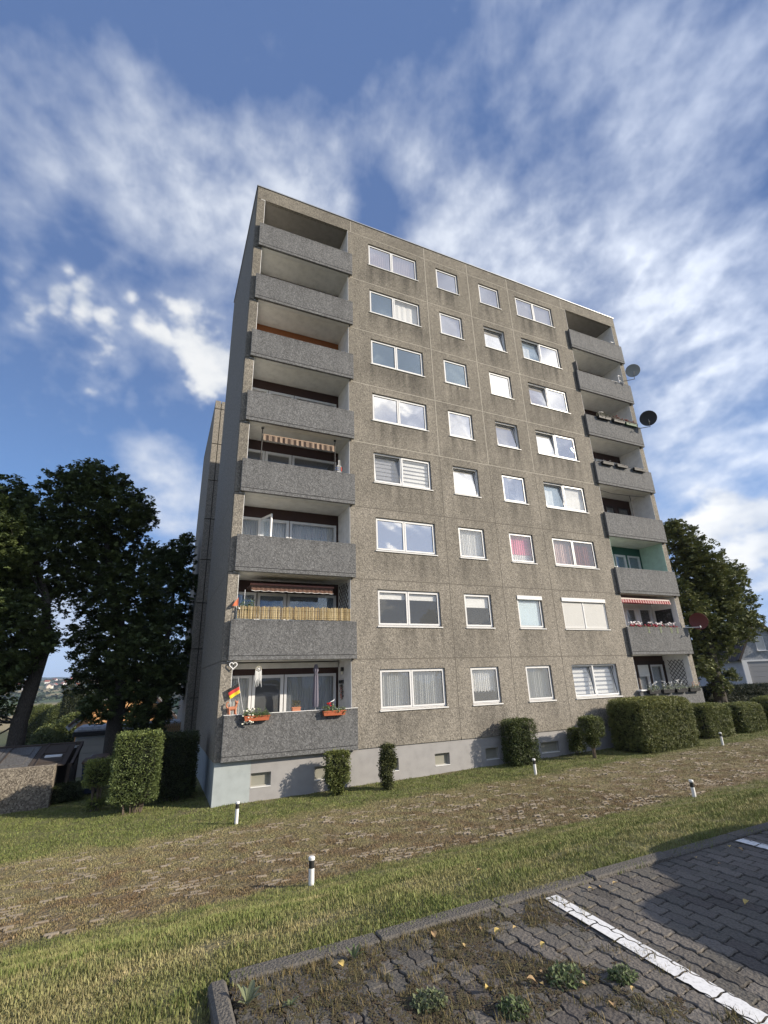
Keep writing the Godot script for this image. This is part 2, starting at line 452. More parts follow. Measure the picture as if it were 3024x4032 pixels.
func make_sky() -> PanoramaSkyMaterial:
	var w := 3072
	var h := 1536
	var img := Image.create_empty(w, h, false, Image.FORMAT_RGBAF)
	var fib := FastNoiseLite.new()
	fib.noise_type = FastNoiseLite.TYPE_SIMPLEX_SMOOTH
	fib.seed = 11
	fib.frequency = 1.0
	fib.fractal_octaves = 6
	fib.fractal_gain = 0.52
	fib.domain_warp_enabled = true
	fib.domain_warp_amplitude = 0.28
	fib.domain_warp_frequency = 1.3
	fib.domain_warp_fractal_octaves = 3
	var puff := FastNoiseLite.new()
	puff.noise_type = FastNoiseLite.TYPE_SIMPLEX_SMOOTH
	puff.seed = 5
	puff.frequency = 5.0
	puff.fractal_octaves = 6
	puff.fractal_gain = 0.55
	var wide := FastNoiseLite.new()
	wide.noise_type = FastNoiseLite.TYPE_SIMPLEX_SMOOTH
	wide.seed = 23
	wide.frequency = 1.2
	wide.fractal_octaves = 3
	var streak := FastNoiseLite.new()
	streak.noise_type = FastNoiseLite.TYPE_SIMPLEX_SMOOTH
	streak.seed = 91
	streak.frequency = 2.4
	streak.fractal_type = FastNoiseLite.FRACTAL_RIDGED
	streak.fractal_octaves = 5
	streak.fractal_gain = 0.55
	streak.domain_warp_enabled = true
	streak.domain_warp_amplitude = 0.16
	streak.domain_warp_frequency = 1.7
	var warp := FastNoiseLite.new()
	warp.noise_type = FastNoiseLite.TYPE_SIMPLEX_SMOOTH
	warp.seed = 77
	warp.frequency = 3.2
	warp.fractal_octaves = 4
	var along := Vector2(0.421, -0.907)
	var across := Vector2(0.907, 0.421)
	var ahead := Vector3(0.36, 0.42, -0.83).normalized()
	var sd: Array[Vector3] = []
	var sk := PackedFloat32Array()
	var sw := PackedFloat32Array()
	for b in SOFT:
		sd.append(Vector3(b[0], b[1], b[2]).normalized())
		sk.append(1.0 / (b[3] * b[3]))
		sw.append(b[4])
	var hd: Array[Vector3] = []
	var hk := PackedFloat32Array()
	var hw := PackedFloat32Array()
	for b in SHARP:
		hd.append(Vector3(b[0], b[1], b[2]).normalized())
		hk.append(0.5 / (b[3] * b[3]))
		hw.append(b[4])
	for j in h / 2 + 24:
		var el := PI / 2 - PI * (j + 0.5) / h
		var y := sin(el)
		var ce := cos(el)
		for i in w:
			var az := TAU * (i + 0.5) / w
			var d := Vector3(sin(az) * ce, y, -cos(az) * ce)
			var yy := maxf(y, 0.0)
			# ragged outlines: look the cloud banks up a little beside the true direction
			var dw := (d + Vector3(warp.get_noise_3d(d.x, d.y, d.z), warp.get_noise_3d(d.x + 7.0, d.y, d.z), warp.get_noise_3d(d.x, d.y + 9.0, d.z)) * 0.05).normalized()
			var out := smoothstep(0.62, 0.25, d.dot(ahead))
			var soft := 0.0
			var sharp := 0.0
			if out < 0.99:
				for k in sd.size():
					var a := 2.0 * (1.0 - dw.dot(sd[k])) * sk[k]
					if a < 5.0:
						soft += sw[k] * exp(-a * 1.1)
				for k in hd.size():
					var a := 2.0 * (1.0 - dw.dot(hd[k])) * hk[k]
					if a < 5.0:
						sharp = maxf(sharp, hw[k] * exp(-a))
			var q := Vector2(d.x, d.z) / (yy + 0.22)
			var f := fib.get_noise_2d(q.dot(across) * 1.75 + 0.3 * q.dot(along), q.dot(along) * 1.35 - 0.15 * q.dot(across)) * 0.5 + 0.5
			var g := puff.get_noise_3d(d.x, d.y * 1.7, d.z) * 0.5 + 0.5
			var wd := wide.get_noise_2d(q.x, q.y) * 0.5 + 0.5
			var h2 := puff.get_noise_3d(d.x * 2.3 + 4.0, d.y * 3.6, d.z * 2.3) * 0.5 + 0.5
			soft = 0.69 * (1.0 - exp(-(soft + 0.6 * sharp) * 0.95)) + out * smoothstep(0.35, 0.72, wd) * 0.75 + 0.07
			sharp = maxf(sharp, out * smoothstep(0.36, 0.62, wd) * 0.9 * smoothstep(0.98, 0.75, y))
			var st := streak.get_noise_2d(q.dot(across) * 2.3 + 0.5 * q.dot(along), q.dot(along) * 1.2 - 0.5 * q.dot(across)) * 0.5 + 0.5
			var tex := 0.34 * f + 0.22 * g + 0.30 * h2 + 0.14 * st
			var thin := clampf(soft * 1.35 + (tex - 0.5) * 2.9 * (0.35 + soft) - 0.17, 0.0, 1.0)
			thin = thin * (0.62 + 0.38 * smoothstep(0.3, 0.7, tex))
			var thick := smoothstep(0.33, 0.72, sharp * 0.72 + (g - 0.5) * 0.9 + (h2 - 0.5) * 0.75)
			thick *= smoothstep(0.02, 0.25, sharp)
			# air: deep blue overhead, paler low down
			var low := pow(1.0 - yy, 2.6)
			var air := Color(0.088, 0.150, 0.315).lerp(Color(0.140, 0.275, 0.55), smoothstep(0.0, 0.5, low))
			air = air.lerp(Color(0.42, 0.56, 0.78), smoothstep(0.55, 1.0, low))
			var c := air.lerp(Color(0.57, 0.61, 0.685), thin * 0.95)
			var lit := smoothstep(0.35, 0.75, g + 0.25 * (f - 0.5))
			c = c.lerp(Color(0.44, 0.48, 0.55).lerp(Color(0.68, 0.69, 0.70), lit), thick)
			# cloud is brightest round the sun
			var fwd := maxf(0.0, d.dot(SUN.normalized()))
			c = c.lerp(c * (1.0 + 0.9 * fwd * fwd), maxf(thin, thick))
			if y < 0.0:
				c = c.lerp(Color(0.16, 0.17, 0.15), smoothstep(0.0, -0.06, y))
			c.a = 1.0
			img.set_pixel(i, j, c)
	img.fill_rect(Rect2i(0, h / 2 + 24, w, h / 2 - 24), Color(0.16, 0.17, 0.15))
	var m := PanoramaSkyMaterial.new()
	m.panorama = ImageTexture.create_from_image(img)
	return m

# ---------------------------------------------------------------- ground
func near_profile(x: float, z: float) -> float:
	var xs := clampf(x, -60.0, 200.0)
	var y0 := -2.2 + 0.018 * (xs + 4.0)
	var y1 := -2.0 + 0.016 * (xs + 5.4)
	var y2 := -0.66 + 0.012 * (xs + 4.0)
	var y := y0
	if z > 11.75:
		y = y2
	elif z > 7.05:
		var t := (z - 7.05) / 4.7
		y = lerpf(y1, y2, lerpf(t, smoothstep(0.0, 1.0, t), 0.35))
	elif z > 1.5:
		y = lerpf(y0, y1, (z - 1.5) / 5.55)
	return y

func is_lot(x: float, z: float) -> bool:
	return z > 11.98 and x > -6.42

func ground_y(x: float, z: float) -> float:
	var y := near_profile(x, z)
	if z < -4.0:
		var back := -4.0 - z
		var fall := 0.095 * back * smoothstep(0.0, 8.0, back)
		var right := smoothstep(8.0, 32.0, x)
		fall = minf(fall, 13.0 + 0.004 * back)
		y -= fall * (1.0 - right * 0.93)
		# the far side of the valley
		var dist := Vector2(x, z).length()
		if dist > 500.0:
			y += smoothstep(600.0, 2600.0, dist) * 62.0 + smoothstep(2200.0, 5200.0, dist) * (70.0 + 75.0 * noise.get_noise_2d(x * 0.02 + 50.0, z * 0.02))
			y += noise.get_noise_2d(x * 0.11, z * 0.11) * 9.0 * smoothstep(500.0, 1500.0, dist)
	var near := 1.0 - smoothstep(30.0, 60.0, absf(z))
	y += near * (noise.get_noise_2d(x * 9.0, z * 9.0) * 0.035 + noise.get_noise_2d(x * 40.0, z * 40.0) * 0.012) * (0.0 if is_lot(x, z) else 1.0)
	return y

# 0 lawn .. 1 overgrown lane
func lane(x: float, z: float) -> float:
	var e := noise.get_noise_2d(x * 22.0, z * 22.0 + 80.0) * 0.55
	return smoothstep(2.0, 2.75, z + e) * (1.0 - smoothstep(6.8, 7.2, z + e * 0.35)) * smoothstep(-60.0, -40.0, x)

func dryness(x: float, z: float) -> float:
	# mown strips along the bank and dry patches
	var strips := 0.5 + 0.5 * sin(z * 4.1 + noise.get_noise_2d(x * 8.0, z * 20.0) * 3.0)
	var p := noise.get_noise_2d(x * 14.0 + 300.0, z * 26.0) * 0.9 + noise.get_noise_2d(x * 60.0, z * 60.0) * 0.5
	var d := 0.19 + p * 0.75 + (strips - 0.5) * 0.5 * smoothstep(7.0, 8.0, z)
	d += smoothstep(11.0, 11.8, z) * 0.2 - smoothstep(3.0, 1.0, z) * 0.42
	return clampf(d, 0.0, 1.0)

func grass_color(x: float, z: float) -> Color:
	var d := dryness(x, z)
	var g := Color(0.155, 0.185, 0.050).lerp(Color(0.37, 0.315, 0.155), d)
	var l := lane(x, z)
	var red := clampf(0.45 + noise.get_noise_2d(x * 30.0 + 7.0, z * 30.0) * 1.6 - 0.25 * (5.2 - z), 0.0, 1.0)
	var b := Color(0.265, 0.235, 0.115).lerp(Color(0.205, 0.145, 0.075), red)
	return g.lerp(b, l)

func soil_color(x: float, z: float) -> Color:
	var c := grass_color(x, z)
	c = c.lerp(Color(0.19, 0.145, 0.09), 0.4)
	if z < 0.6 and z > -0.5 and x > -6.0 and x < 17.0:
		c = c.lerp(Color(0.18, 0.13, 0.085), smoothstep(0.6, 0.0, z) * 0.6)
	return c

func far_color(x: float, z: float) -> Color:
	var d := Vector2(x, z).length()
	var c := Color(0.075, 0.095, 0.03).lerp(Color(0.11, 0.10, 0.04), 0.5 + noise.get_noise_2d(x * 1.2, z * 1.2))
	if z < -78.0 and z > -150.0 and x < 12.0 and x > -160.0:
		c = Color(0.42, 0.31, 0.13)
	elif d > 300.0:
		var f := noise.get_noise_2d(x * 0.10 + 900.0, z * 0.16)
		c = Color(0.055, 0.085, 0.035)
		if f > 0.18:
			c = Color(0.36, 0.29, 0.15)
		elif f < -0.16:
			c = Color(0.11, 0.16, 0.05)
		if d > 3200.0:
			c = Color(0.035, 0.055, 0.035)
	return c

func steps(a: float, b: float, near: float, far_to: float, grow: float) -> PackedFloat32Array:
	# even steps between a and b, growing ones beyond
	var out := PackedFloat32Array()
	var s := near
	var p := a
	var head := PackedFloat32Array()
	while p > -far_to:
		s *= grow
		p -= s
		head.append(p)
	head.reverse()
	out.append_array(head)
	p = a
	while p < b:
		out.append(p)
		p += near
	s = near
	while p < far_to:
		out.append(p)
		s *= grow
		p += s
	return out

func build_ground() -> void:
	var xs := steps(-14.0, 20.0, 0.22, 6500.0, 1.10)
	var zs := steps(-6.0, 15.0, 0.22, 6500.0, 1.10)
	var mb := MB.new()
	var p := PackedVector3Array()
	var col := PackedColorArray()
	var nx := xs.size()
	for z in zs:
		for x in xs:
			var y := ground_y(x, z)
			if is_lot(x, z) and z < 60.0:
				y -= 0.12
			p.append(Vector3(x, y, z))
			var c := soil_color(x, z)
			var f := smoothstep(22.0, 40.0, Vector2(x - 3.0, z).length())
			col.append(c.lerp(far_color(x, z), f))
	var nn := PackedVector3Array()
	for j in zs.size():
		for i in nx:
			var dx := p[j * nx + mini(i + 1, nx - 1)] - p[j * nx + maxi(i - 1, 0)]
			var dz := p[mini(j + 1, zs.size() - 1) * nx + i] - p[maxi(j - 1, 0) * nx + i]
			nn.append(dz.cross(dx).normalized())
	for j in zs.size() - 1:
		for i in nx - 1:
			var a := j * nx + i
			var b := a + nx
			for k in [a, a + 1, b + 1, a, b + 1, b]:
				mb.v.append(p[k])
				mb.n.append(nn[k])
				mb.c.append(col[k])
	structure("ground", mb, M.ground)

# ---------------------------------------------------------------- car park
func lot_y(x: float) -> float:
	return -0.66 + 0.012 * (x + 4.0)

func paver_outline(l: float, w: float) -> PackedVector2Array:
	# a stone with wavy long sides and gently wavy ends; neighbours interlock
	var out := PackedVector2Array()
	var n := 12
	for i in n:
		var t := float(i) / n
		out.append(Vector2(w / 2 + 0.0085 * sin(TAU * 2.0 * t), -l / 2 + l * t))
	for i in 4:
		var t := float(i) / 4
		out.append(Vector2(w / 2 - w * t, l / 2 + 0.006 * sin(TAU * t)))
	for i in n:
		var t := float(i) / n
		out.append(Vector2(-w / 2 + 0.0085 * sin(TAU * 2.0 * (1.0 - t)), l / 2 - l * t))
	for i in 4:
		var t := float(i) / 4
		out.append(Vector2(-w / 2 + w * t, -l / 2 + 0.006 * sin(TAU * (1.0 - t))))
	return out

func paver_mesh(outline: PackedVector2Array, tone: Color) -> ArrayMesh:
	var mb := MB.new()
	mb.colored = true
	mb.col = tone
	var inner := PackedVector2Array()
	for q in outline:
		inner.append(q * Vector2(0.93, 0.965))
	var low := PackedVector2Array()
	for q in outline:
		low.append(q)
	var n := outline.size()
	for i in n:
		var j := (i + 1) % n
		# counterclockwise seen from above: x right, y of the outline towards -z
		var a := Vector3(low[i].x, -0.006, -low[i].y)
		var b := Vector3(low[j].x, -0.006, -low[j].y)
		var a2 := Vector3(inner[i].x, 0, -inner[i].y)
		var b2 := Vector3(inner[j].x, 0, -inner[j].y)
		mb.quad(a, b, b2, a2)
		mb.quad(a - Vector3(0, 0.03, 0), b - Vector3(0, 0.03, 0), b, a)
		mb.tri(Vector3.ZERO, a2, b2)
	return mb.mesh()

func build_lot() -> void:
	var bed := MB.new()
	bed.colored = true
	for i in 60:
		for j in 24:
			var x := -6.42 + i * 0.75
			var z := 12.06 + j * 0.75
			var o := [Vector3(x, lot_y(x) - 0.013, z), Vector3(x, lot_y(x) - 0.013, z + 0.75), Vector3(x + 0.75, lot_y(x + 0.75) - 0.013, z + 0.75), Vector3(x + 0.75, lot_y(x + 0.75) - 0.013, z)]
			bed.col = Color(0.035, 0.03, 0.026)
			bed.quad(o[0], o[1], o[2], o[3])
	var lot := structure("car_park", bed, M.ground)
	var l := 0.215
	var w := 0.118
	var outline := paver_outline(l - 0.012, w - 0.010)
	var kinds: Array = []
	for k in 7:
		var t := 0.088 + 0.013 * k
		kinds.append(paver_mesh(outline, Color(t * 1.06, t * 0.965, t * 0.865)))
	var eye := Vector3(-6.91, 0.96, 15.69)
	var spots: Array = []
	var col := 0
	var x := -6.28
	while x < 5.5:
		var z := 12.19 + (-l / 2 if col % 2 else 0.0)
		while z < 17.0:
			spots.append(Vector3(x, lot_y(x), z))
			z += l
		x += w
		col += 1
	# those in the picture's corner that lie nearest are single stones
	var order: Array = []
	for s in spots:
		var d: Vector3 = s - eye
		var cx := d.dot(Vector3(0.911, -0.0316, 0.4104))
		var cy := d.dot(Vector3(-0.1088, 0.943, 0.3144))
		var cz := -d.dot(Vector3(-0.3969, -0.3312, 0.856))
		var seen := cz > 0.3 and absf(cx) < cz * 0.84 and absf(cy) < cz * 1.12
		order.append([d.length() + (0.0 if seen else 50.0), s])
	order.sort_custom(func(a, b): return a[0] < b[0])
	var rest_x: Array = []
	var rest_c := PackedColorArray()
	for k in order.size():
		var s: Vector3 = order[k][1]
		var moss := clampf(0.5 + noise.get_noise_2d(s.x * 30.0, s.z * 30.0) * 1.2 + smoothstep(-4.0, -5.0, s.x) * 0.3, 0.0, 1.0)
		var tilt := Basis(Vector3(1, 0, 0), rng.randf_range(-0.02, 0.02)) * Basis(Vector3(0, 0, 1), 0.012 + rng.randf_range(-0.02, 0.02)) * Basis(Vector3.UP, rng.randf_range(-0.025, 0.025) + (PI if rng.randf() < 0.5 else 0.0))
		s.y += rng.randf_range(-0.006, 0.003) - 0.004 * moss
		if k < 300:
			var o := shape("paving_stone", kinds[clampi(int((1.0 - moss) * 5.0 + rng.randf() * 3.0), 0, 6)], M.paver, lot, s)
			o.basis = tilt
		else:
			rest_x.append(Transform3D(tilt, s))
			var t := 0.72 + rng.randf() * 0.5
			rest_c.append(Color(t, t, t))
	many("further_paving_stones", kinds[3], M.paver, rest_x, rest_c, lot)
	# kerb stones, a metre each
	var kerb := Node3D.new()
	kerb.name = "kerb"
	kerb.set_meta("kind", "structure")
	add_child(kerb)
	for k in 16:
		var x0 := -6.33 + k * 0.965
		var mb := MB.new()
		var t := Transform3D(Basis(Vector3(0, 0, 1), 0.012 + rng.randf_range(-0.006, 0.006)) * Basis(Vector3.UP, rng.randf_range(-0.008, 0.008)), Vector3(x0, lot_y(x0) + rng.randf_range(-0.006, 0.006), 12.03))
		mb.bevelled(t, Vector3(0.004, -0.25, -0.065), Vector3(0.958, 0.018, 0.065), 0.010)
		part("kerb_stone", mb, M.kerb, kerb)
	for k in 4:
		var mb := MB.new()
		var t := Transform3D(Basis(Vector3(1, 0, 0), rng.randf_range(-0.01, 0.01)), Vector3(-6.41 + rng.randf_range(-0.005, 0.005), lot_y(-6.4) + 0.01, 12.10 + k * 0.965))
		mb.bevelled(t, Vector3(-0.05, -0.25, 0.005), Vector3(0.05, 0.045, 0.958), 0.018)
		part("kerb_stone", mb, M.kerb, kerb)
	# painted bay lines: the paint stops at every joint
	for line in [[-3.965, 12.15, -0.055, 4.6], [-1.545, 12.12, -0.02, 4.6], [0.93, 12.12, 0.0, 4.6]]:
		var mb := MB.new()
		var x0: float = line[0]
		var z0: float = line[1]
		var poly := PackedVector2Array([Vector2(x0 - 0.062, -z0), Vector2(x0 - 0.062 + line[2] * line[3], -z0 - line[3]), Vector2(x0 + 0.062 + line[2] * line[3], -z0 - line[3]), Vector2(x0 + 0.062, -z0)])
		var inner := PackedVector2Array()
		for q in outline:
			inner.append(q * Vector2(1.0, 1.0))
		for s in spots:
			if absf(s.x - x0) > 0.5:
				continue
			var here := PackedVector2Array()
			for q in inner:
				here.append(q + Vector2(s.x, -s.z))
			for piece in Geometry2D.intersect_polygons(here, poly):
				var idx := Geometry2D.triangulate_polygon(piece)
				for i in range(0, idx.size(), 3):
					var a: Vector2 = piece[idx[i]]
					var b: Vector2 = piece[idx[i + 1]]
					var c: Vector2 = piece[idx[i + 2]]
					if (b - a).cross(c - a) < 0:
						var sw := b
						b = c
						c = sw
					mb.tri(Vector3(a.x, lot_y(a.x) + 0.0065, -a.y), Vector3(b.x, lot_y(b.x) + 0.0065, -b.y), Vector3(c.x, lot_y(c.x) + 0.0065, -c.y))
		structure("bay_line", mb, M.marking)

# ---------------------------------------------------------------- grass and weeds
func tuft_mesh(blades: int, spread: float, height: float, width: float, seed_: int) -> ArrayMesh:
	var r := RandomNumberGenerator.new()
	r.seed = seed_
	var mb := MB.new()
	for i in blades:
		var a := r.randf() * TAU
		var p := Vector3(cos(a), 0, sin(a)) * spread * sqrt(r.randf())
		var b := r.randf() * TAU
		var side := Vector3(cos(b), 0, sin(b))
		var lean := Vector3(-side.z, 0, side.x) * r.randf_range(-0.5, 0.9)
		var hh := height * r.randf_range(0.45, 1.0)
		var m1 := p + Vector3.UP * hh * 0.55 + lean * hh * 0.25
		var tip := p + Vector3.UP * hh * 0.95 + lean * hh * 0.8
		var ww := width * r.randf_range(0.7, 1.2)
		mb.tri(p - side * ww, p + side * ww, m1 + side * ww * 0.7)
		mb.tri(p - side * ww, m1 + side * ww * 0.7, m1 - side * ww * 0.7)
		mb.tri(m1 - side * ww * 0.7, m1 + side * ww * 0.7, tip)
	return mb.mesh()

func build_grass() -> void:
	var lawn := tuft_mesh(18, 0.085, 0.030, 0.0026, 1)
	var lawn_far := tuft_mesh(13, 0.13, 0.032, 0.0055, 2)
	var matted := tuft_mesh(13, 0.085, 0.030, 0.0048, 3)
	var xa: Array = []
	var ca := PackedColorArray()
	var xb: Array = []
	var cb := PackedColorArray()
	var xc: Array = []
	var cc := PackedColorArray()
	# regions: x0, x1, z0, z1, tufts per square metre
	for reg in [[-11.5, -6.47, 11.3, 14.6, 760.0], [-11.5, -3.0, 8.6, 11.96, 560.0], [-6.4, 4.0, 11.92, 12.04, 420.0], [-3.0, 3.0, 8.6, 11.96, 430.0], [3.0, 14.0, 8.6, 11.96, 150.0], [-12.0, 3.0, 6.9, 8.6, 260.0], [3.0, 16.0, 6.9, 8.6, 140.0], [-12.0, 4.0, 1.9, 6.9, 240.0], [4.0, 26.0, 1.9, 6.9, 110.0], [-14.0, 6.0, -0.2, 1.9, 150.0], [6.0, 30.0, -0.2, 1.9, 80.0], [-14.0, -5.2, -5.0, -0.2, 130.0], [16.6, 34.0, -7.0, -0.2, 30.0]]:
		var count := int((reg[1] - reg[0]) * (reg[3] - reg[2]) * reg[4])
		for i in count:
			var x := rng.randf_range(reg[0], reg[1])
			var z := rng.randf_range(reg[2], reg[3])
			if z < 0.02 and x > -5.25 and x < 16.45 and z > -16.0:
				continue
			var l := lane(x, z)
			var keep := 1.0 - 0.55 * smoothstep(0.55, 0.95, dryness(x, z)) * (1.0 - l)
			if rng.randf() > keep:
				continue
			var on_lane := rng.randf() < l
			var bald := noise.get_noise_2d(x * 55.0 + 40.0, z * 55.0)
			if on_lane and bald > 0.30:
				continue
			var c := grass_color(x, z)
			var v := rng.randf_range(0.65, 1.4)
			c = Color(c.r * v, c.g * v * rng.randf_range(0.93, 1.07), c.b * v)
			if rng.randf() < 0.12:
				c = c.lerp(Color(0.34, 0.28, 0.14), 0.5)
			var s := rng.randf_range(0.7, 1.35)
			var tall := (1.25 - 0.55 * dryness(x, z)) * (1.0 + 0.5 * noise.get_noise_2d(x * 30.0, z * 30.0))
			var t := Transform3D(Basis(Vector3.UP, rng.randf() * TAU).scaled(Vector3(s, s * (tall if not on_lane else 1.0), s)), Vector3(x, ground_y(x, z) - 0.004, z))
			if on_lane:
				xc.append(t)
				cc.append(c)
			elif z > 6.8:
				xa.append(t)
				ca.append(c)
			else:
				xb.append(t)
				cb.append(c)
	var o := many("bank_grass", lawn, M.grass, xa, ca, self)
	tag(o, "mown green and straw coloured grass on the bank above the car park kerb", "grass")
	o = many("lawn_grass", lawn_far, M.grass, xb, cb, self)
	tag(o, "green lawn grass along the foot of the block of flats", "grass")
	o = many("lane_growth", matted, M.grass, xc, cc, self)
	tag(o, "brown withered moss and grass matted over the paver lane", "ground cover")

func build_lane() -> void:
	# concrete ribs of the grass pavers, worn bare here and there
	var mb := MB.new()
	mb.colored = true
	var px := 0.20
	var pz := 0.14
	for iz in 33:
		for ix in 190:
			var x := -13.0 + ix * px + (px / 2 if iz % 2 else 0.0)
			var z := 2.4 + iz * pz
			if lane(x, z) < 0.5:
				continue
			var bare := noise.get_noise_2d(x * 16.0 + 11.0, z * 30.0 + 5.0) + 0.55 * noise.get_noise_2d(x * 70.0, z * 70.0)
			bare += 0.16 * smoothstep(5.2, 6.4, z) + 0.28 * exp(-(pow((x - 3.0) / 1.1, 2.0) + pow((z - 6.0) / 0.5, 2.0)))
			if bare < 0.24:
				continue
			var t := rng.randf_range(0.75, 1.15)
			mb.col = Color(t, t * 0.98, t * 0.94)
			var y := ground_y(x, z) + 0.012 + rng.randf_range(-0.012, 0.012)
			var b := Transform3D(Basis(Vector3.UP, rng.randf_range(-0.06, 0.06)) * Basis(Vector3(1, 0, 0), rng.randf_range(-0.06, 0.06)), Vector3(x, y, z))
			mb.bevelled(b, Vector3(-px / 2 + 0.012, -0.03, -0.026), Vector3(px / 2 - 0.012, 0.0, 0.026), 0.012)
			if rng.randf() < 0.75:
				mb.bevelled(b, Vector3(-0.024, -0.03, 0.026), Vector3(0.024, -0.002, pz - 0.03), 0.012)
	var o := structure("lane_pavers", mb, M.grid)
	o.set_meta("kind", "stuff")

func build_small_growth() -> void:
	# weeds in the joints of the car park
	var rosette := func(seed_: int, leaves: int, length: float, wide: float, up: float) -> MB:
		var r := RandomNumberGenerator.new()
		r.seed = seed_
		var mb := MB.new()
		for i in leaves:
			var a := TAU * i / leaves + r.randf_range(-0.3, 0.3)
			var d := Vector3(cos(a), 0, sin(a))
			var s := Vector3(-d.z, 0, d.x)
			var ll := length * r.randf_range(0.55, 1.1)
			var u := up * r.randf_range(0.5, 1.3)
			var pts: Array = []
			for k in 5:
				var t := k / 4.0
				pts.append(d * ll * t * (1.0 - 0.25 * u * t) + Vector3.UP * ll * u * (t - 0.55 * t * t) + Vector3.UP * 0.004)
			for k in 4:
				var w0 := wide * sin(PI * minf(1.0, 0.12 + k / 4.0))
				var w1 := wide * sin(PI * minf(1.0, 0.12 + (k + 1) / 4.0)) if k < 3 else 0.001
				var p: Vector3 = pts[k]
				var q: Vector3 = pts[k + 1]
				var dip := Vector3.DOWN * 0.3
				mb.quad(p, q, q + s * w1 - dip * w1, p + s * w0 - dip * w0)
				mb.quad(p - s * w0 - dip * w0, q - s * w1 - dip * w1, q, p)
		return mb
	var greens := [mat(Color(0.075, 0.11, 0.03), 0.6), mat(Color(0.12, 0.145, 0.06), 0.6), mat(Color(0.17, 0.19, 0.10), 0.6)]
	for m in greens:
		m.backlight_enabled = true
		m.backlight = Color(0.4, 0.4, 0.4)
	var specs := [[-4.618, 12.977, 60, 0.13, 0.007, 1.2, 0, "largest leafy weed clump in the paving, beside the white bay line"], [-5.39, 12.79, 54, 0.11, 0.008, 1.0, 1, "grey green leafy weed clump in the mossy paving left of the bay line"], [-6.27, 12.33, 7, 0.12, 0.020, 1.6, 2, "pale broad leaved weed standing beside the corner kerb stone"], [-6.06, 12.45, 14, 0.06, 0.007, 1.0, 1, "little weed in the paving between the corner kerb stone and the grassy joints"], [-5.04, 13.05, 30, 0.10, 0.005, 1.1, 0, "ragged grassy weed at the very bottom edge of the paving"], [-4.33, 13.12, 34, 0.09, 0.006, 0.9, 0, "low dark weed hugging the left side of the white bay line"], [-5.60, 12.2, 12, 0.09, 0.008, 1.5, 0, "upright grassy weed at the foot of the kerb beside a yellow leaf"]]
	var k := 0
	for s in specs:
		var r: float = s[3] * 0.9
		var bushy := leaves_mb(func() -> Vector3:
			var a := rng.randf() * TAU
			var q := sqrt(rng.randf())
			return Vector3(cos(a) * q * r, 0.005 + (1.0 - q * q) * r * 0.5 * rng.randf(), sin(a) * q * r * 0.8), 420, 0.026)
		var o := solo("weed", bushy if s[2] > 20 else rosette.call(40 + k, s[2], s[3], s[4], s[5]), greens[s[6]], s[7], "weed", "weeds in the car park paving")
		o.position = Vector3(s[0], lot_y(s[0]), s[1])
		k += 1
	# grass in the joints, too small to count
	var joint := tuft_mesh(9, 0.035, 0.055, 0.0022, 9)
	var xf: Array = []
	var cs := PackedColorArray()
	for i in 3600:
		var x := rng.randf_range(-6.3, -3.9)
		var z := 12.1 + pow(rng.randf(), 1.4) * 2.0
		var dense := noise.get_noise_2d(x * 50.0 + 5.0, z * 50.0) + 0.5 * smoothstep(12.5, 12.12, z) + 0.15 * smoothstep(-4.4, -5.2, x)
		if dense < 0.16:
			continue
		var s := rng.randf_range(0.4, 1.2)
		xf.append(Transform3D(Basis(Vector3.UP, rng.randf() * TAU).scaled(Vector3(s, s * rng.randf_range(0.6, 1.2), s)), Vector3(x, lot_y(x) - 0.01, z)))
		cs.append(Color(0.10, 0.10, 0.035).lerp(Color(0.24, 0.18, 0.08), rng.randf()))
	var o := many("joint_grass", joint, M.grass, xf, cs, self)
	tag(o, "thin grass and moss growing in the joints of the old paving", "grass")
	# moss cushions over the left part of the paving
	var cushion := MB.new()
	for crumb in 9:
		var p := Vector3(rng.randf_range(-1, 1), 0, rng.randf_range(-1, 1)) * 0.02
		cushion.lathe(Transform3D(Basis.IDENTITY, p), [Vector2(0.0065, 0.0), Vector2(0.005, 0.003), Vector2(0, 0.0045)], 5)
	var mx: Array = []
	var mc := PackedColorArray()
	for i in 16000:
		var x := rng.randf_range(-6.33, -4.1)
		var z := rng.randf_range(12.1, 14.0)
		var m := noise.get_noise_2d(x * 34.0 + 90.0, z * 34.0) + 0.5 * noise.get_noise_2d(x * 120.0, z * 120.0) + 0.2 * smoothstep(-4.3, -5.2, x)
		if m < 0.02 + 0.25 * rng.randf():
			continue
		var s := rng.randf_range(0.25, 0.8)
		mx.append(Transform3D(Basis(Vector3.UP, rng.randf() * TAU).scaled(Vector3(s, s * 0.8, s)), Vector3(x, lot_y(x) - 0.002, z)))
		mc.append(Color(0.075, 0.050, 0.032).lerp(Color(0.075, 0.07, 0.032), rng.randf()))
	var moss_m := mat(Color.WHITE, 1.0)
	moss_m.vertex_color_use_as_albedo = true
	o = many("moss", cushion.mesh(), moss_m, mx, mc, self)
	tag(o, "brown and green moss crusts on the old paving", "moss")
	# fallen leaves
	var leaf := MB.new()
	leaf.sheet(4, 6, func(a: float, b: float) -> Vector3:
		var w := sin(PI * clampf(b, 0.02, 0.98)) * 0.032
		return Vector3((a - 0.5) * 2.0 * w, 0.012 + 0.014 * absf(a - 0.5) * 2.0 + 0.016 * sin(b * 4.0), (0.5 - b) * 0.085))
	var lm := leaf.mesh()
	var yellow := [mat(Color(0.46, 0.33, 0.14), 0.7), mat(Color(0.50, 0.37, 0.12), 0.7), mat(Color(0.33, 0.22, 0.11), 0.7)]
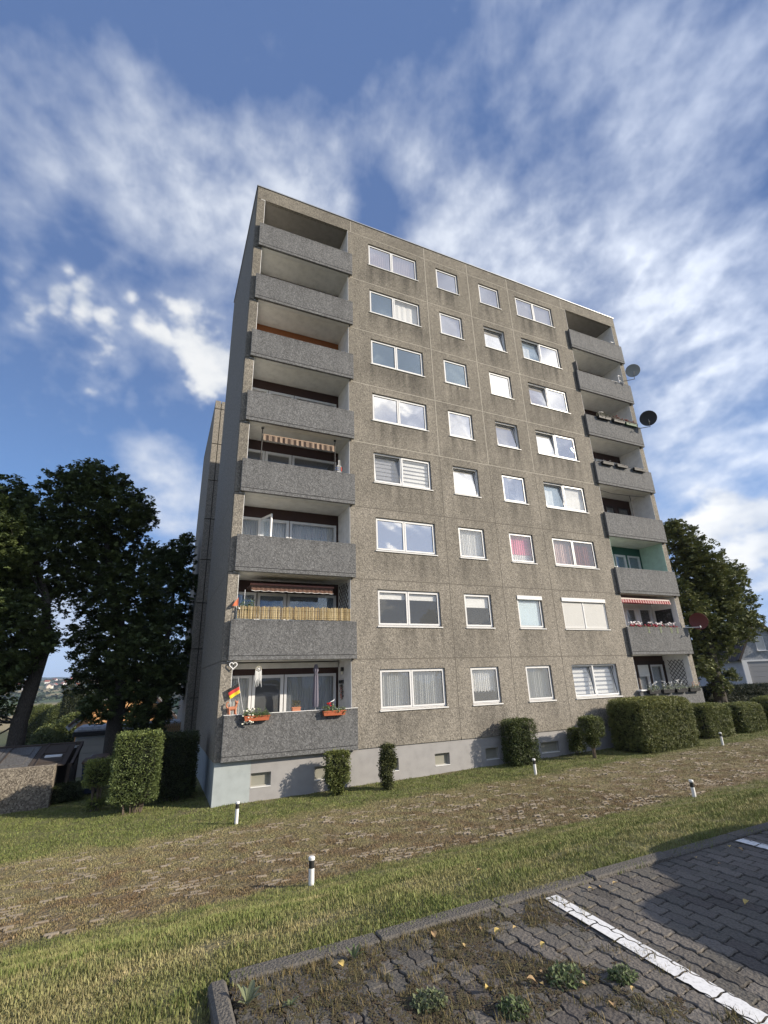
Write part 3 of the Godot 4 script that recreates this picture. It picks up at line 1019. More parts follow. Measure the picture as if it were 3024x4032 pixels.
	var where := [Vector2(-6.0, 11.78), Vector2(-5.7, 12.24), Vector2(-5.036, 12.212), Vector2(-4.931, 12.431), Vector2(-4.648, 12.391), Vector2(-4.717, 12.305), Vector2(-4.516, 12.406), Vector2(-4.5, 12.664), Vector2(-4.815, 12.926), Vector2(-4.779, 12.967), Vector2(-5.07, 12.87), Vector2(-4.592, 13.288), Vector2(-4.391, 13.239), Vector2(-4.366, 13.466), Vector2(-4.709, 12.881), Vector2(-3.37, 12.234), Vector2(-3.618, 12.218), Vector2(-3.523, 12.231), Vector2(-4.586, 13.08), Vector2(-1.834, 12.204), Vector2(-1.832, 12.302), Vector2(-2.344, 12.221), Vector2(-2.871, 12.947), Vector2(-2.306, 12.403), Vector2(-2.7, 10.9), Vector2(1.4, 10.8), Vector2(-4.1, 11.4), Vector2(4.0, 9.6)]
	var told := ["yellow fallen leaf lying alone in the grass above the kerb", "yellow fallen leaf at the foot of the kerb left of the weeds"]
	for i in where.size():
		var q: Vector2 = where[i]
		var y := lot_y(q.x) + 0.006 if q.y > 12.0 else ground_y(q.x, q.y) + 0.045
		if q.y > 11.95 and q.y < 12.1:
			y += 0.05
		var f := solo("fallen_leaf", lm, yellow[i % 3], told[i] if i < 2 else "yellow fallen leaf scattered over the paving and grass", "leaf", "fallen leaves")
		f.position = Vector3(q.x, y, q.y)
		f.basis = (Basis(Vector3.UP, rng.randf() * TAU) * Basis(Vector3.RIGHT, rng.randf_range(-0.4, 0.4))).scaled(Vector3.ONE * rng.randf_range(0.32, 0.68))
	# reflector posts beside the lane
	var tells := ["white marker post with black band between the lane and the bank, left one", "white marker post with black band near the bare corner of the building", "white marker post with pale cap in front of the tall square hedge", "white marker post with black band between the lane and the bank, right one", "white marker post with pale cap before the clipped hedges on the far right"]
	var at := [[-4.43, 7.27, 0.37], [-4.80, 2.14, 0.48], [4.29, 2.22, 0.46], [4.73, 7.13, 0.36], [13.44, 2.39, 0.47]]
	for i in 5:
		var x: float = at[i][0]
		var z: float = at[i][1]
		var hh: float = at[i][2]
		var p := thing("marker_post", tells[i], "marker post", Vector3(x, ground_y(x, z), z), "marker posts along the lane")
		p.rotation = Vector3(rng.randf_range(-0.02, 0.02), 0, rng.randf_range(-0.03, 0.03))
		var a := MB.new()
		a.lathe(Transform3D.IDENTITY, [Vector2(0.043, -0.1), Vector2(0.043, hh - 0.15)], 16)
		shape("pole", a, M.white_paint, p)
		var b := MB.new()
		b.lathe(Transform3D.IDENTITY, [Vector2(0.0435, hh - 0.15), Vector2(0.0435, hh - 0.045)], 16)
		shape("band", b, M.black_paint, p)
		var c := MB.new()
		c.lathe(Transform3D.IDENTITY, [Vector2(0.049, hh - 0.045), Vector2(0.050, hh - 0.012), Vector2(0.04, hh), Vector2(0, hh + 0.004)], 16)
		shape("cap", c, M.white_paint, p)
# ---------------------------------------------------------------- the block of flats
var block: Node3D
var pane_cache := {}

var panel_tone := 1.0

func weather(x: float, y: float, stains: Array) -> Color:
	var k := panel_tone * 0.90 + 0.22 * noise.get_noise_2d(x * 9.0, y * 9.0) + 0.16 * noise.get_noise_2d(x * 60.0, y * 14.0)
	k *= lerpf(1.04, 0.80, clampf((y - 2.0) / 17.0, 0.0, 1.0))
	for s in stains:
		# runs of dirt under a sill: x0, x1, sill height
		var d: float = s[2] - y
		if d > 0.0 and d < 1.4 and x > s[0] - 0.25 and x < s[1] + 0.25:
			var inside := smoothstep(s[0] - 0.22, s[0] + 0.05, x) * (1.0 - smoothstep(s[1] - 0.05, s[1] + 0.22, x))
			var run := 0.5 + 1.1 * noise.get_noise_2d(x * 75.0, s[2] * 40.0) + 0.6 * noise.get_noise_2d(x * 190.0, s[2] * 40.0)
			k *= 1.0 - clampf(run, 0.0, 1.0) * inside * (1.0 - d / 1.4) * lerpf(0.32, 0.75, clampf(y / 17.0, 0.0, 1.0))
	k = clampf(k, 0.3, 1.3)
	return Color(k, k, k * lerpf(1.0, 0.97, clampf(y / 20.0, 0, 1)))

# a facade slab in the plane z = 0, with an opening if hole has a size
func slab(x0: float, x1: float, y0: float, y1: float, hole := Rect2()) -> MB:
	var mb := MB.new()
	mb.colored = true
	panel_tone = rng.randf_range(0.93, 1.06)
	var g := 0.015
	x0 += g
	x1 -= g
	y0 += g
	y1 -= g
	var xs: Array = []
	var ys: Array = []
	var has := hole.size.x > 0.0
	var cut := func(a: float, b: float, step: float) -> Array:
		var n := maxi(1, ceili((b - a) / step))
		var o: Array = []
		for i in n:
			o.append(a + (b - a) * i / n)
		return o
	if has:
		xs = cut.call(x0, hole.position.x, 0.13) + cut.call(hole.position.x, hole.end.x, 0.13) + cut.call(hole.end.x, x1, 0.13) + [x1]
		ys = cut.call(y0, hole.position.y, 0.16) + [hole.position.y] + cut.call(hole.end.y, y1, 0.16) + [y1]
	else:
		xs = cut.call(x0, x1, 0.15) + [x1]
		ys = cut.call(y0, y1, 0.2) + [y1]
	var stains: Array = []
	if has:
		stains.append([hole.position.x, hole.end.x, hole.position.y])
		stains.append([hole.position.x, hole.end.x, hole.position.y + STOREY])
	for j in ys.size() - 1:
		for i in xs.size() - 1:
			if has and xs[i] > hole.position.x - 0.001 and xs[i + 1] < hole.end.x + 0.001 and ys[j] > hole.position.y - 0.001 and ys[j + 1] < hole.end.y + 0.001:
				continue
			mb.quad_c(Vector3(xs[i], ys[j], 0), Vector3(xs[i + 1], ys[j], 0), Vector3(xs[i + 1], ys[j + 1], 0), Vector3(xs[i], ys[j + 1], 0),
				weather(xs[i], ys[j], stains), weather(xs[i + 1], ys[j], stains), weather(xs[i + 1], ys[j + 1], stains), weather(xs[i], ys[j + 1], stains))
	var t := -0.14
	mb.col = Color(0.85, 0.85, 0.85)
	mb.quad(Vector3(x1, y0, 0), Vector3(x1, y0, t), Vector3(x1, y1, t), Vector3(x1, y1, 0))
	mb.quad(Vector3(x0, y0, t), Vector3(x0, y0, 0), Vector3(x0, y1, 0), Vector3(x0, y1, t))
	mb.quad(Vector3(x0, y1, 0), Vector3(x1, y1, 0), Vector3(x1, y1, t), Vector3(x0, y1, t))
	mb.quad(Vector3(x0, y0, t), Vector3(x1, y0, t), Vector3(x1, y0, 0), Vector3(x0, y0, 0))
	if has:
		var a := hole.position
		var b := hole.end
		mb.quad(Vector3(a.x, a.y, 0), Vector3(a.x, a.y, t), Vector3(a.x, b.y, t), Vector3(a.x, b.y, 0))
		mb.quad(Vector3(b.x, a.y, t), Vector3(b.x, a.y, 0), Vector3(b.x, b.y, 0), Vector3(b.x, b.y, t))
		mb.quad(Vector3(a.x, b.y, t), Vector3(b.x, b.y, t), Vector3(b.x, b.y, 0), Vector3(a.x, b.y, 0))
		mb.quad(Vector3(a.x, a.y, 0), Vector3(b.x, a.y, 0), Vector3(b.x, a.y, t), Vector3(a.x, a.y, t))
	return mb

func ring(x0: float, x1: float, y0: float, y1: float, w: float, z0: float, z1: float, wb := -1.0) -> MB:
	if wb < 0:
		wb = w
	var mb := MB.new()
	mb.box(Vector3(x0, y0, z0), Vector3(x0 + w, y1, z1))
	mb.box(Vector3(x1 - w, y0, z0), Vector3(x1, y1, z1))
	mb.box(Vector3(x0 + w, y1 - w, z0), Vector3(x1 - w, y1, z1 - 0.001))
	mb.box(Vector3(x0 + w, y0, z0), Vector3(x1 - w, y0 + wb, z1 - 0.001))
	return mb

func pane_mesh(w: float, h: float, kind: int) -> ArrayMesh:
	# float glass is never quite flat
	var key := "%.2f %.2f %d" % [w, h, kind]
	if not pane_cache.has(key):
		var mb := MB.new()
		var amp: float = [0.0025, 0.004, 0.0016, 0.005][kind % 4]
		var ph := kind * 1.7
		mb.sheet(9, 9, func(a: float, b: float) -> Vector3:
			var z := amp * sin(PI * a) * sin(PI * b) * (1.0 if kind % 2 else -1.0)
			z += amp * 0.22 * sin(7.0 * a + ph) * sin(6.0 * b + ph * 2.0) + amp * 0.10 * sin(15.0 * b + 9.0 * a + ph)
			return Vector3((a - 0.5) * w, (b - 0.5) * h, z))
		pane_cache[key] = mb.mesh()
	return pane_cache[key]

func pleats(x0: float, x1: float, y0: float, y1: float, z: float, period: float, depth: float, hem := 0.0) -> MB:
	var mb := MB.new()
	var n := maxi(6, int((x1 - x0) / period * 6.0))
	var ph := rng.randf() * 9.0
	mb.sheet(n, 3, func(a: float, b: float) -> Vector3:
		var x := x0 + (x1 - x0) * a
		var y := y0 + (y1 - y0) * b
		if b == 0.0 and hem > 0.0:
			y += hem * absf(sin(x * 22.0))
		var s := x / period * TAU + 1.2 * sin(x * 3.1 + ph)
		return Vector3(x, y, z + depth * sin(s) + depth * 0.4 * sin(s * 2.3 + ph)))
	return mb

func flat(x0: float, x1: float, y0: float, y1: float, z: float) -> MB:
	var mb := MB.new()
	mb.box(Vector3(x0, y0, z - 0.003), Vector3(x1, y1, z))
	return mb

# what hangs behind one light of a window
func dress(w: Node3D, kind: String, x0: float, x1: float, y0: float, y1: float) -> void:
	var h := y1 - y0
	match kind:
		"sheer":
			shape("curtain", pleats(x0, x1, y0, y1, -0.24, 0.085, 0.022), M.curtain, w)
		"sheer_grey":
			shape("curtain", pleats(x0, x1, y0, y1, -0.24, 0.075, 0.024), M.curtain_grey, w)
		"sheer_short":
			shape("curtain", pleats(x0, x1, y0 + h * 0.28, y1, -0.24, 0.085, 0.022, 0.06), M.curtain, w)
		"lace":
			shape("curtain", pleats(x0, x1, y0, y1, -0.22, 0.30, 0.012), M.curtain, w)
		"sides":
			shape("curtain", pleats(x0, x0 + (x1 - x0) * 0.34, y0, y1, -0.22, 0.08, 0.02), M.curtain, w)
			shape("curtain", pleats(x1 - (x1 - x0) * 0.30, x1, y0, y1, -0.22, 0.08, 0.02), M.curtain, w)
		"pink":
			shape("drape", pleats(x0, x1, y0 + h * 0.28, y1, -0.25, 0.13, 0.02), M.curtain_pink, w)
			shape("curtain", pleats(x0, x1, y0, y0 + h * 0.27, -0.24, 0.10, 0.016), M.curtain, w)
		"red":
			shape("drape", pleats(x0, x1, y0, y1, -0.24, 0.12, 0.03), M.curtain_red, w)
		"rose":
			shape("curtain", pleats(x0, x1, y0, y1, -0.24, 0.10, 0.02), M.curtain_rose, w)
		"roller":
			shape("roller_blind", flat(x0, x1, y1 - h * 0.24, y1, -0.16), M.curtain, w)
		"roller_half":
			shape("roller_blind", flat(x0, x1, y1 - h * 0.40, y1, -0.16), M.curtain, w)
		"blind":
			shape("roller_blind", flat(x0, x1, y0, y1, -0.17), M.curtain, w)
		"cream":
			shape("roller_blind", flat(x0, x1, y0, y1, -0.17), M.curtain_cream, w)
		"sheet":
			var mb := MB.new()
			mb.sheet(14, 14, func(a: float, b: float) -> Vector3:
				var x := lerpf(x0, x1, a)
				var y := lerpf(y0, y1, b)
				return Vector3(x, y, -0.18 + 0.02 * fine.get_noise_2d(x * 130.0 + y * 60.0, y * 50.0)))
			shape("hung_sheet", mb, M.curtain, w)
		"zebra", "zebra_dark":
			var n := 7
			for k in n:
				var a := y1 - h * k / n
				shape("blind_band", flat(x0, x1, a - h / n * 0.62, a, -0.16), M.curtain if kind == "zebra" else M.blind_grey, w)
			shape("blind_backing", flat(x0, x1, y0, y1, -0.19), M.blind_grey, w)
		"slats":
			var mb := MB.new()
			for k in 30:
				var y := y0 + h * (k + 0.5) / 30
				mb.bar(Vector3(x0, y, -0.15), Vector3(x1, y, -0.15), 0.03, h / 30 * 0.82)
			shape("venetian_blind", mb, M.blind_blue, w)

func window(x0: float, y0: float, wide: float, lights: Array, tilted: Array, glass: Array, shutter := "") -> void:
	var h := 1.293
	var w := holder("window", block, -block.position)
	var zf := -0.075
	var x1 := x0 + wide
	var y1 := y0 + h
	shape("frame", ring(x0, x1, y0, y1, 0.06, -0.145, zf), M.pvc, w)
	var n := lights.size()
	var edges: Array = []
	if n == 1:
		edges = [[x0 + 0.042, x1 - 0.042]]
	else:
		var mid := x0 + 1.232
		var mull := MB.new()
		mull.box(Vector3(mid - 0.035, y0 + 0.06, -0.145), Vector3(mid + 0.035, y1 - 0.06, zf - 0.002))
		shape("mullion", mull, M.pvc, w)
		edges = [[x0 + 0.042, mid - 0.012], [mid + 0.012, x1 - 0.042]]
	for k in n:
		var a: float = edges[k][0]
		var b: float = edges[k][1]
		var sa := y0 + 0.042
		var sb := y1 - 0.042
		var hinge := Vector3(0, sa, zf - 0.02)
		var tilt := Basis(Vector3.RIGHT, -0.125 if k < tilted.size() and tilted[k] else 0.0)
		var sash := shape("sash", ring(a, b, sa - hinge.y, sb - hinge.y, 0.058, -0.045, 0.04), M.pvc, w, hinge)
		sash.basis = tilt
		var gk := ring(a + 0.058, b - 0.058, sa + 0.058 - hinge.y, sb - 0.058 - hinge.y, 0.006, 0.0, 0.032)
		var seal := shape("seal", gk, M.rubber, w, hinge)
		seal.basis = tilt
		var gw := b - a - 0.118
		var gh := sb - sa - 0.118
		var gm: String = glass[k] if k < glass.size() else "glass"
		var pane := shape("pane", pane_mesh(gw, gh, int(absf(x0 * 3.0 + y0 * 1.3)) + k), M[gm], w)
		pane.transform = Transform3D(tilt, hinge) * Transform3D(Basis.IDENTITY, Vector3((a + b) / 2, (sb - sa) / 2, 0.012))
		if lights[k]:
			var had := w.get_child_count()
			dress(w, lights[k], a + 0.0, b - 0.0, sa + 0.01, sb - 0.0)
			if k < tilted.size() and tilted[k]:
				for extra in range(had, w.get_child_count()):
					(w.get_child(extra) as Node3D).position.z -= 0.16
	var s := MB.new()
	s.bevelled(Transform3D(Basis(Vector3.RIGHT, 0.06), Vector3(0, y0 - 0.012, 0)), Vector3(x0 - 0.035, -0.035, -0.07), Vector3(x1 + 0.035, 0.0, 0.045), 0.006)
	shape("sill", s, M.sill, w)
	if shutter != "":
		var bx := MB.new()
		bx.bevelled(Transform3D(Basis(Vector3.RIGHT, -PI / 2), Vector3(0, y1 - 0.15, -0.07)), Vector3(x0 - 0.01, -0.10, -0.0), Vector3(x1 + 0.01, 0.0, 0.18), 0.02)
		var box_ := MB.new()
		box_.box(Vector3(x0 - 0.005, y1 - 0.135, -0.073), Vector3(x1 + 0.005, y1 + 0.02, 0.035))
		shape("shutter_box", box_, M.pvc, w)
		if shutter == "closed":
			var rails := MB.new()
			for q in [x0 + 0.02, x0 + 1.232, x1 - 0.02]:
				rails.box(Vector3(q - 0.025, y0 + 0.01, -0.074), Vector3(q + 0.025, y1 - 0.135, -0.03))
			shape("guide_rails", rails, M.pvc, w)
			for k in 26:
				var ya := y0 + 0.012 + k * 0.0443
				var sl := MB.new()
				for e in edges:
					sl.bevelled(Transform3D(Basis(Vector3.RIGHT, PI / 2), Vector3(0, ya, -0.062)), Vector3(e[0] + 0.01, 0, -0.041), Vector3(e[1] - 0.01, 0.012, 0), 0.006)
				shape("slat", sl, M.shutter, w)

# one loggia: x0..x1 is the opening, p0..p1 the parapet
func loggia(r: int, x0: float, x1: float, p0: float, p1: float, left: bool, look: Dictionary) -> Node3D:
	var y := STOREY * (r - 1)
	var b := holder("balcony", block, -block.position)
	var depth := -1.33
	var top := y + 1.63
	var base := y - 1.12
	# parapet slab and the strip below it, each a cast piece
	var mb := MB.new()
	mb.colored = true
	mb.bevelled(Transform3D(Basis(Vector3.RIGHT, PI / 2), Vector3(0, 0, 0.05)), Vector3(p0, 0, -(y + 0.115)), Vector3(p1, 0.10, -(y - 0.972)), 0.006)
	# the weathered face: runs of rain and dirt from the top edge
	var tone := rng.randf_range(0.92, 1.05)
	var face := func(q: float, v: float) -> Color:
		var d := y + 0.115 - v
		var run := clampf(0.35 + 1.2 * noise.get_noise_2d(q * 85.0, r * 61.0 + p0) + 0.5 * noise.get_noise_2d(q * 230.0, r * 61.0), 0.0, 1.0)
		var s := tone * (1.0 - 0.30 * run * exp(-d * 1.9) - 0.10 * exp(-d * 14.0)) * (1.0 + 0.12 * noise.get_noise_2d(q * 14.0 + r * 40.0, v * 14.0) + 0.10 * noise.get_noise_2d(q * 90.0, v * 60.0))
		return Color(s, s, s)
	var nu := 44
	for ju in 8:
		for iu in nu:
			var qa := p0 + 0.007 + (p1 - p0 - 0.014) * iu / nu
			var qb := p0 + 0.007 + (p1 - p0 - 0.014) * (iu + 1) / nu
			var va := y - 0.965 + 1.073 * ju / 8.0
			var vb := y - 0.965 + 1.073 * (ju + 1) / 8.0
			mb.quad_c(Vector3(qa, va, 0.1515), Vector3(qb, va, 0.1515), Vector3(qb, vb, 0.1515), Vector3(qa, vb, 0.1515), face.call(qa, va), face.call(qb, va), face.call(qb, vb), face.call(qa, vb))
	shape("parapet", mb, M.grey, b)
	mb = MB.new()
	mb.bevelled(Transform3D(Basis(Vector3.RIGHT, PI / 2), Vector3(0, 0, 0.05)), Vector3(p0, 0, -(y - 0.984)), Vector3(p1, 0.10, -(y - 1.105)), 0.006)
	shape("parapet_strip", mb, M.grey, b)
	mb = MB.new()
	mb.box(Vector3(x0 - 0.02, y - 1.10, -0.14), Vector3(x1 + 0.02, y - 0.02, 0.046))
	shape("parapet_core", mb, M.paint, b)
	mb = MB.new()
	mb.box(Vector3(x0 - 0.3, base + 0.012, depth), Vector3(x1 + 0.3, base + 0.17, -0.142))
	shape("floor_slab", mb, M[look.get("soffit_below", "soffit")], b)
	mb = MB.new()
	mb.box(Vector3(x0 - 0.18, base + 0.17, depth), Vector3(x0, top + 0.01, -0.002 if left else -0.142))
	shape("side_wall", mb, M[look.get("wall", "paint")], b)
	mb = MB.new()
	mb.box(Vector3(x1, base + 0.17, depth), Vector3(x1 + 0.14, top + 0.01, -0.142))
	# the edge of the side wall that meets the facade
	mb.box(Vector3(x1 - 0.004, base + 0.17, -0.142), Vector3(x1 + 0.006, top + 0.01, -0.003))
	if not left:
		shape("side_wall", mb, M[look.get("wall", "paint")], b)
		mb = MB.new()
		mb.box(Vector3(x0 - 0.006, base + 0.17, -0.142), Vector3(x0 + 0.004, top + 0.01, -0.003))
	shape("side_wall", mb, M[look.get("wall", "paint")], b)
	# wall of the flat behind
	var fronts: Array = [[-4.84, -4.03, 0], [-4.01, -2.98, 1], [-2.95, -1.12, 0]] if left else [[12.40, 14.02, 0], [14.10, 14.90, 1], [15.06, 15.95, 0]]
	mb = MB.new()
	var head := y + 1.225
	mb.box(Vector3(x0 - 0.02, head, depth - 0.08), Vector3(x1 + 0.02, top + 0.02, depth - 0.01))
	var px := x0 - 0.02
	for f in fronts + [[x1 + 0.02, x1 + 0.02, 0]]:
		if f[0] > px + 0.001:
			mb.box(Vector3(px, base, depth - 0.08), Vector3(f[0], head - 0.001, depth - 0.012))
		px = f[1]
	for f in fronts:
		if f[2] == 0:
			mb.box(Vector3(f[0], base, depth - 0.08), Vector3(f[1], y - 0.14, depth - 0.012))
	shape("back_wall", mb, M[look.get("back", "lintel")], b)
	var gi := 0
	for f in fronts:
		var lo := y - 0.14 if f[2] == 0 else y - 0.9
		shape("door_frame" if f[2] else "window_frame", ring(f[0], f[1], lo, head, 0.085 if f[2] == 0 else 0.10, depth - 0.07, depth + 0.015), M[look.get("frame", "pvc")], b)
		var pn := shape("pane", pane_mesh(f[1] - f[0] - 0.16, head - lo - 0.16, gi + r), M[look.get("glass", "glass_loggia")], b, Vector3((f[0] + f[1]) / 2, (lo + head) / 2, depth - 0.03))
		pn.rotation.y = 0.0
		var cur: Array = look.get("curtains", ["", "", ""])
		if cur[gi]:
			shape("curtain", pleats(f[0] + 0.05, f[1] - 0.05, lo + (0.25 if cur[gi] == "curtain_short" else 0.0), head, depth - 0.2, 0.09, 0.022), M["curtain_grey" if cur[gi] == "curtain_short" else cur[gi]], b)
		gi += 1
	return b

func build_block() -> void:
	block = thing("apartment_block", "eight storey grey brown concrete block of flats with loggias at both ends", "apartment building", Vector3(5.6, -2.2, -3.6))
	var joints := [-1.03, 3.06, 5.62, 8.22, 12.36]
	var wx := [[0.0, 2.59], [3.685, 1.29], [6.27, 1.30], [8.676, 2.57]]
	# facade slabs with their openings
	for r in 8:
		var base := TOP_OF_PLINTH + STOREY * r
		for k in 4:
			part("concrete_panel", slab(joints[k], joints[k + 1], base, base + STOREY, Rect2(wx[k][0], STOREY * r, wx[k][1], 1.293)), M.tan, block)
		part("concrete_panel", slab(-5.2, -4.85, base, base + STOREY), M.tan, block)
		part("concrete_panel", slab(16.09, 16.43, base, base + STOREY), M.tan, block)
	var roofs := [-5.2, -0.87, 3.06, 5.62, 8.22, 12.1, 16.43]
	for k in 6:
		part("concrete_panel", slab(roofs[k], roofs[k + 1], TOP_OF_PLINTH + STOREY * 8, ROOF), M.tan, block)
	# filler in the joints; the upper ones were resealed in a pale colour
	var fill := func(lo: Vector3, hi: Vector3, pale: bool) -> void:
		var bar := MB.new()
		bar.box(lo, hi)
		part("joint_filler", bar, M.sealant_pale if pale else M.sealant, block)
	for x in [3.06, 5.62, 8.22]:
		fill.call(Vector3(x - 0.02, -1.05, -0.1), Vector3(x + 0.02, 9.86, -0.004), false)
		fill.call(Vector3(x - 0.02, 9.86, -0.1), Vector3(x + 0.02, ROOF - 0.02, -0.003), true)
	for x in [-0.87, 12.1]:
		fill.call(Vector3(x - 0.02, 20.9, -0.1), Vector3(x + 0.02, ROOF - 0.02, -0.004), true)
	for r in range(1, 9):
		var yy := TOP_OF_PLINTH + STOREY * r
		for e in [[-1.02, 3.03], [3.09, 5.59], [5.65, 8.19], [8.25, 12.34]]:
			fill.call(Vector3(e[0], yy - 0.02, -0.1), Vector3(e[1], yy + 0.02, -0.005), yy > 9.0)
		fill.call(Vector3(-5.19, yy - 0.02, -0.1), Vector3(-4.86, yy + 0.02, -0.02), false)
		fill.call(Vector3(16.1, yy - 0.02, -0.1), Vector3(16.42, yy + 0.02, -0.02), false)
	# end walls
	for r in 8:
		var yb := TOP_OF_PLINTH + STOREY * r
		var mb := MB.new()
		mb.box(Vector3(-5.199, yb + 0.007, -7.4), Vector3(-5.03, yb + STOREY - 0.007, -0.145))
		part("end_wall_panel", mb, M.side, block)
		mb = MB.new()
		mb.box(Vector3(16.25, yb + 0.007, -7.4), Vector3(16.429, yb + STOREY - 0.007, -0.145))
		part("end_wall_panel", mb, M.side, block)
	var mb := MB.new()
	mb.box(Vector3(-5.198, TOP_OF_PLINTH + STOREY * 8 + 0.007, -7.4), Vector3(-5.03, ROOF, -0.145))
	part("roof_edge_wall", mb, M.side, block)
	mb = MB.new()
	mb.box(Vector3(16.25, TOP_OF_PLINTH + STOREY * 8 + 0.007, -7.4), Vector3(16.428, ROOF, -0.145))
	part("roof_edge_wall", mb, M.side, block)
	# structure inside: floors, cross walls, a back wall
	mb = MB.new()
	for r in range(0, 9):
		var yy := TOP_OF_PLINTH + STOREY * r
		mb.box(Vector3(-5.03, yy - 0.01, -7.3), Vector3(16.25, yy + 0.16, -1.42))
		mb.box(Vector3(-1.0, yy - 0.008, -1.42), Vector3(12.3, yy + 0.158, -0.15))
	part("floors", mb, M.ceiling, block)
	mb = MB.new()
	for x in [-0.95, 3.06, 5.62, 8.22, 12.30]:
		mb.box(Vector3(x - 0.07, -1.1, -4.4), Vector3(x + 0.07, 20.9, -0.16 if x > 0 and x < 12 else -1.42))
	mb.box(Vector3(-5.03, -1.1, -4.5), Vector3(16.25, 20.9, -4.4))
	part("inner_walls", mb, M.room, block)
	mb = MB.new()
	mb.box(Vector3(-5.19, -1.12, -7.39), Vector3(16.42, ROOF - 0.01, -7.3))
	part("rear_wall", mb, M.side, block)
	mb = MB.new()
	mb.box(Vector3(-5.1, ROOF - 0.25, -7.3), Vector3(16.3, ROOF - 0.12, -0.15))
	part("roof", mb, M.dark_metal, block)
	mb = MB.new()
	for e in [[Vector3(-5.235, ROOF, -0.12), Vector3(16.465, ROOF + 0.045, 0.035)], [Vector3(-5.235, ROOF, -7.44), Vector3(-5.06, ROOF + 0.045, -0.121)], [Vector3(16.28, ROOF, -7.44), Vector3(16.465, ROOF + 0.045, -0.121)]]:
		mb.box(e[0], e[1])
	part("roof_trim", mb, M.steel, block)
	# plinth, its cellar windows let in
	var cellar := [[-4.13, 0.58], [-2.23, 0.58], [0.03, 0.58], [1.98, 0.58], [4.06, 0.58], [6.58, 0.88], [10.4, 0.88], [13.6, 0.58]]
	mb = MB.new()
	var px := -4.145
	for c in cellar + [[16.4, 0.0]]:
		mb.box(Vector3(px, -3.2, -0.4), Vector3(c[0], TOP_OF_PLINTH + 0.01, -0.04))
		if c[1] > 0:
			mb.box(Vector3(c[0], -1.48, -0.4), Vector3(c[0] + c[1], TOP_OF_PLINTH + 0.01, -0.041))
			mb.box(Vector3(c[0], -3.2, -0.4), Vector3(c[0] + c[1], -1.85, -0.041))
		px = c[0] + c[1]
	part("plinth", mb, M.plinth, block)
	mb = MB.new()
	mb.box(Vector3(-5.16, -3.2, -0.4), Vector3(-4.145, TOP_OF_PLINTH + 0.01, -0.039))
	part("plinth_painted_bay", mb, M.plinth_blue, block)
	mb = MB.new()
	mb.box(Vector3(-5.159, -4.5, -7.39), Vector3(-5.03, TOP_OF_PLINTH + 0.008, -0.4))
	part("plinth_end", mb, M.plinth_side, block)
	mb = MB.new()
	mb.box(Vector3(16.25, -4.5, -7.39), Vector3(16.40, TOP_OF_PLINTH + 0.008, -0.4))
	part("plinth_end", mb, M.plinth_side, block)
	var gauze := mat(Color(0.26, 0.255, 0.215), 0.6)
	for c in cellar:
		var w := holder("cellar_window", block, -block.position)
		shape("frame", ring(c[0] + 0.002, c[0] + c[1] - 0.002, -1.848, -1.482, 0.035, -0.2, -0.135), mat(Color(0.34, 0.33, 0.29), 0.6), w)
		shape("pane", flat(c[0] + 0.02, c[0] + c[1] - 0.02, -1.84, -1.49, -0.165), gauze, w)
		var s := MB.new()
		s.box(Vector3(c[0] + 0.002, -1.862, -0.13), Vector3(c[0] + c[1] - 0.002, -1.84, -0.025))
		shape("sill", s, M.sill, w)
	# the windows, bottom row first: what hangs in each light, which lights are tilted, which glass
	var g := "glass"
	var m := "glass_mirror"
	var bl := "glass_blue"
	var gl := "glass_loggia"
	var rows := [
		[[["sheer_grey", "sheer_grey"], [0, 0], [g, g]], [["sheer_short"], [0], [g]], [["sheer_grey"], [0], [g]], [["zebra", "zebra"], [1, 1], [g, g]]],
		[[["roller", "roller"], [0, 0], [gl, gl]], [["roller_half"], [0], [gl]], [["slats"], [0], [g], "box"], [["", ""], [0, 0], [g, g], "closed"]],
		[[["", ""], [0, 0], [m, m]], [["sheer"], [0], [g]], [["pink"], [0], [g]], [["rose", "red"], [0, 0], [g, g]]],
		[[["zebra_dark", "zebra"], [1, 0], [g, g]], [["cream"], [1], [m]], [["sides"], [0], [m]], [["lace", "sheet"], [1, 0], [bl, g]]],
		[[["", ""], [0, 0], [m, m]], [["cream"], [0], [m]], [["blind"], [1], [m]], [["blind", ""], [1, 0], [m, m]]],
		[[["", ""], [0, 0], [bl, bl]], [[""], [0], [bl]], [["cream"], [0], [m]], [["rose", "blind"], [1, 0], [m, m]]],
		[[["", "lace"], [0, 0], [bl, g]], [["blind"], [0], [m]], [["sides"], [1], [m]], [["lace", "blind"], [1, 0], [bl, m]]],
		[[["rose", "rose"], [0, 0], [m, m]], [[""], [0], [m]], [["sheer"], [0], [m]], [["sheet", "sheet"], [0, 0], [m, m]]]]
	for r in 8:
		for k in 4:
			var d: Array = rows[r][k]
			window(wx[k][0], STOREY * r, wx[k][1], d[0], d[1], d[2], d[3] if d.size() > 3 else "")
	# the loggias
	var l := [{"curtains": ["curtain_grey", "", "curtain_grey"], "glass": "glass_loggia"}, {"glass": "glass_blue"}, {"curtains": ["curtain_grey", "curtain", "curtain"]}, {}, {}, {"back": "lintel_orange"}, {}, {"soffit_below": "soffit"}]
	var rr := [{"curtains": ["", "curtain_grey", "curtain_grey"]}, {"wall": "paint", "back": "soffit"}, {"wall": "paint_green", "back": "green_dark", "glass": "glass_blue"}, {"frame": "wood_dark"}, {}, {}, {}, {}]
	var balconies: Array = []
	for r in 8:
		balconies.append(loggia(r + 1, -4.85, -1.03, -5.02, -0.87, true, l[r]))
		balconies.append(loggia(r + 1, 12.36, 16.09, 12.2, 16.36, false, rr[r]))
